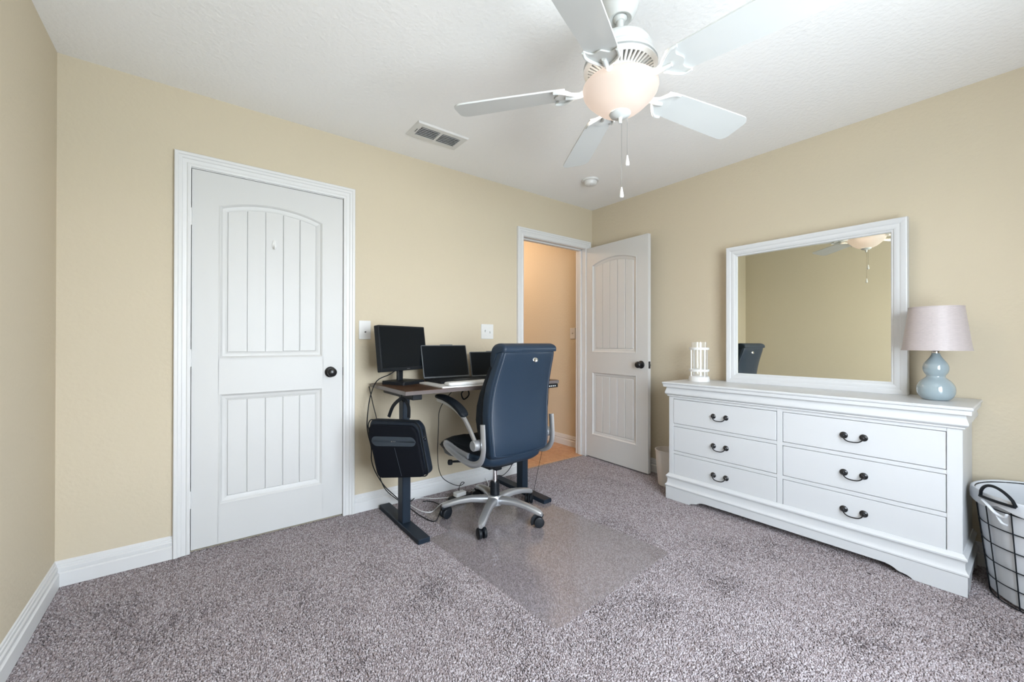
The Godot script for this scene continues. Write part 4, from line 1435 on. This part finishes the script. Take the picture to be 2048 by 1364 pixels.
func hamper() -> void:
	var t := thing("laundry_hamper", "round black wire hamper with white cloth liner beside the dresser", "hamper", Vector3(-0.262, 0, 2.785))
	var rb := 0.185
	var rt := 0.232
	var hh := 0.455
	var at := func(a: float, y: float, extra := 0.0) -> Vector3:
		var r := lerpf(rb, rt, y / hh) + extra
		return Vector3(cos(a) * r, y, sin(a) * r)
	for y in [0.006, 0.085, 0.165, 0.245, 0.325, 0.405, hh]:
		var m := MB.new()
		var pts := []
		for k in 65:
			pts.append(at.call(TAU * k / 64.0, y))
		m.tube(pts, 0.0024 if y < hh else 0.0035, 6)
		obj("wire_hoop", m, M.black, t)
	for k in 14:
		var m := MB.new()
		var a := TAU * k / 14.0 + 0.1
		m.tube([at.call(a, 0.006), at.call(a, hh)], 0.0024, 6)
		obj("wire_rib", m, M.black, t)
	# liner: inside the wires, folded over the rim
	var m := MB.new()
	m.crease = 1.2
	var r1 := RandomNumberGenerator.new()
	r1.seed = 77
	var wob := []
	for k in 72:
		wob.append(r1.randf())
	var prof := [[0.012, -0.012, 1.0], [0.02, -0.004, 1.0], [0.10, -0.006, 1.0], [0.22, -0.006, 1.0], [0.34, -0.005, 1.0], [0.44, -0.004, 0.4], [hh + 0.006, -0.001, 0.2], [hh + 0.009, 0.005, 0.2], [hh + 0.004, 0.011, 0.4], [hh - 0.02, 0.014, 1.0], [hh - 0.045, 0.015, 1.0], [hh - 0.047, 0.012, 1.0], [hh - 0.02, 0.010, 1.0], [hh + 0.001, 0.006, 0.3], [hh + 0.003, 0.002, 0.2], [0.44, -0.008, 0.4], [0.34, -0.010, 1.0], [0.22, -0.012, 1.0], [0.10, -0.012, 1.0], [0.02, -0.010, 1.0]]
	var rings := []
	for p in prof:
		var ring := PackedVector3Array()
		for k in 72:
			var a := TAU * k / 72.0
			var w: float = (wob[k] * 0.5 + wob[(k + 1) % 72] * 0.3 + wob[(k + 2) % 72] * 0.2 - 0.5) * 0.012 * p[2]
			# a gap in the fold where the handle comes through
			var drop := 0.0
			if p[0] > hh - 0.06 and p[0] < hh - 0.01 and p[1] > 0.009:
				drop = 0.02 * clampf(1.0 - abs(angle_difference(a, PI * 1.22)) / 0.3, 0.0, 1.0)
			ring.append(at.call(a, p[0] + drop + w * 1.2 * float(p[1] > 0.012), p[1] + min(w, 0.003)))
		rings.append(ring)
	m.loft(rings, true)
	obj("cloth_liner", m, M.liner, t)
	for s in [PI * 1.22, PI * 0.22]:
		m = MB.new()
		var line := []
		for k in 17:
			var f := k / 16.0
			var a: float = s + lerpf(-0.26, 0.26, f)
			line.append(at.call(a, hh - 0.005 + 0.062 * pow(sin(PI * f), 0.6), 0.020 + 0.004 * sin(PI * f)))
		for k in 9:
			var f := k / 8.0
			line.append(at.call(s + lerpf(0.26, -0.26, f), hh - 0.006, 0.022))
		m.tube(line, 0.0060, 8)
		obj("handle", m, M.black, t)
	m = MB.new()
	var a0 := PI * 1.20
	m.tube(smooth([at.call(a0 + 0.28, hh - 0.02, 0.022), at.call(a0 + 0.16, hh - 0.035, 0.026), at.call(a0 + 0.05, hh - 0.055, 0.028), at.call(a0 - 0.06, hh - 0.06, 0.028), at.call(a0 - 0.10, hh - 0.045, 0.028)]), 0.007, 8, 0.6)
	m.tube(smooth([at.call(a0 + 0.05, hh - 0.055, 0.028), at.call(a0 - 0.02, hh - 0.085, 0.029), at.call(a0 - 0.09, hh - 0.09, 0.028)]), 0.006, 8, 0.6)
	obj("tie_bow", m, M.liner, t)

func hall_light() -> void:
	var t := thing("hall_ceiling_light", "round flush ceiling light in the hall beyond the doorway", "ceiling light", Vector3(-0.75, H, -1.2))
	var m := MB.new()
	m.lathe([[0.0, 0.0], [0.15, 0.0], [0.15, -0.02], [0.0, -0.02]], 32)
	obj("pan", m, M.white, t)
	m = MB.new()
	m.lathe([[0.0, -0.02], [0.14, -0.02], [0.14, -0.04], [0.10, -0.07], [0.0, -0.085]], 32)
	obj("lamp_diffuser", m, M.bulb, t)
	var lamp := OmniLight3D.new()
	lamp.name = "hall_light"
	add_child(lamp)
	lamp.position = Vector3(-0.75, H - 0.12, -1.2)
	lamp.light_color = Color(1.0, 0.87, 0.75)
	lamp.light_energy = HALL_LIGHT
	lamp.light_size = 0.12
	lamp.omni_range = 12.0
	lamp.omni_attenuation = 2.0
	lamp.shadow_enabled = true

const HALL_LIGHT := 0.75

func _ready() -> void:
	# camera
	var cam := Camera3D.new()
	cam.name = "camera"
	add_child(cam)
	cam.transform = Transform3D(Basis(Vector3(0.79233, 0.00144, 0.61009), Vector3(-0.00309, 0.99999, 0.00164), Vector3(-0.61008, -0.00319, 0.79233)).orthonormalized(), Vector3(-3.1219, 1.1174, 2.7402))
	cam.fov = 79.99
	cam.near = 0.05
	cam.current = true
	# sky and exposure
	var we := WorldEnvironment.new()
	we.name = "environment"
	var env := Environment.new()
	env.background_mode = Environment.BG_SKY
	var sky := Sky.new()
	var sm := ProceduralSkyMaterial.new()
	sm.sky_top_color = Color(0.84, 0.89, 0.95)
	sm.sky_horizon_color = Color(0.96, 0.97, 0.98)
	sm.ground_bottom_color = Color(0.42, 0.44, 0.38)
	sm.ground_horizon_color = Color(0.70, 0.72, 0.68)
	sm.sky_energy_multiplier = 1.0
	sky.sky_material = sm
	env.sky = sky
	env.background_energy_multiplier = 15.0
	env.tonemap_mode = Environment.TONE_MAPPER_LINEAR
	env.tonemap_exposure = 1.0
	env.sdfgi_enabled = true
	env.ssao_enabled = true
	env.ssil_enabled = true
	we.environment = env
	add_child(we)
	# daylight entering at the window
	var win := AreaLight3D.new()
	win.name = "window_daylight"
	add_child(win)
	win.position = Vector3((WX0 + WX1) / 2, (WY0 + WY1) / 2, NZ - 0.005)
	win.area_size = Vector2(WX1 - WX0 - 0.1, WY1 - WY0 - 0.1)
	win.light_color = Color(0.90, 0.95, 1.0)
	win.light_energy = 4.4
	win.area_normalize_energy = false
	win.area_range = 12.0
	win.shadow_enabled = true
	make_materials()
	shell()
	window()
	doors()
	desk()
	chair()
	dresser()
	ceiling_fan()
	hamper()
	bag()
	wall_bits()
	mat_and_cables()
	hall_light()
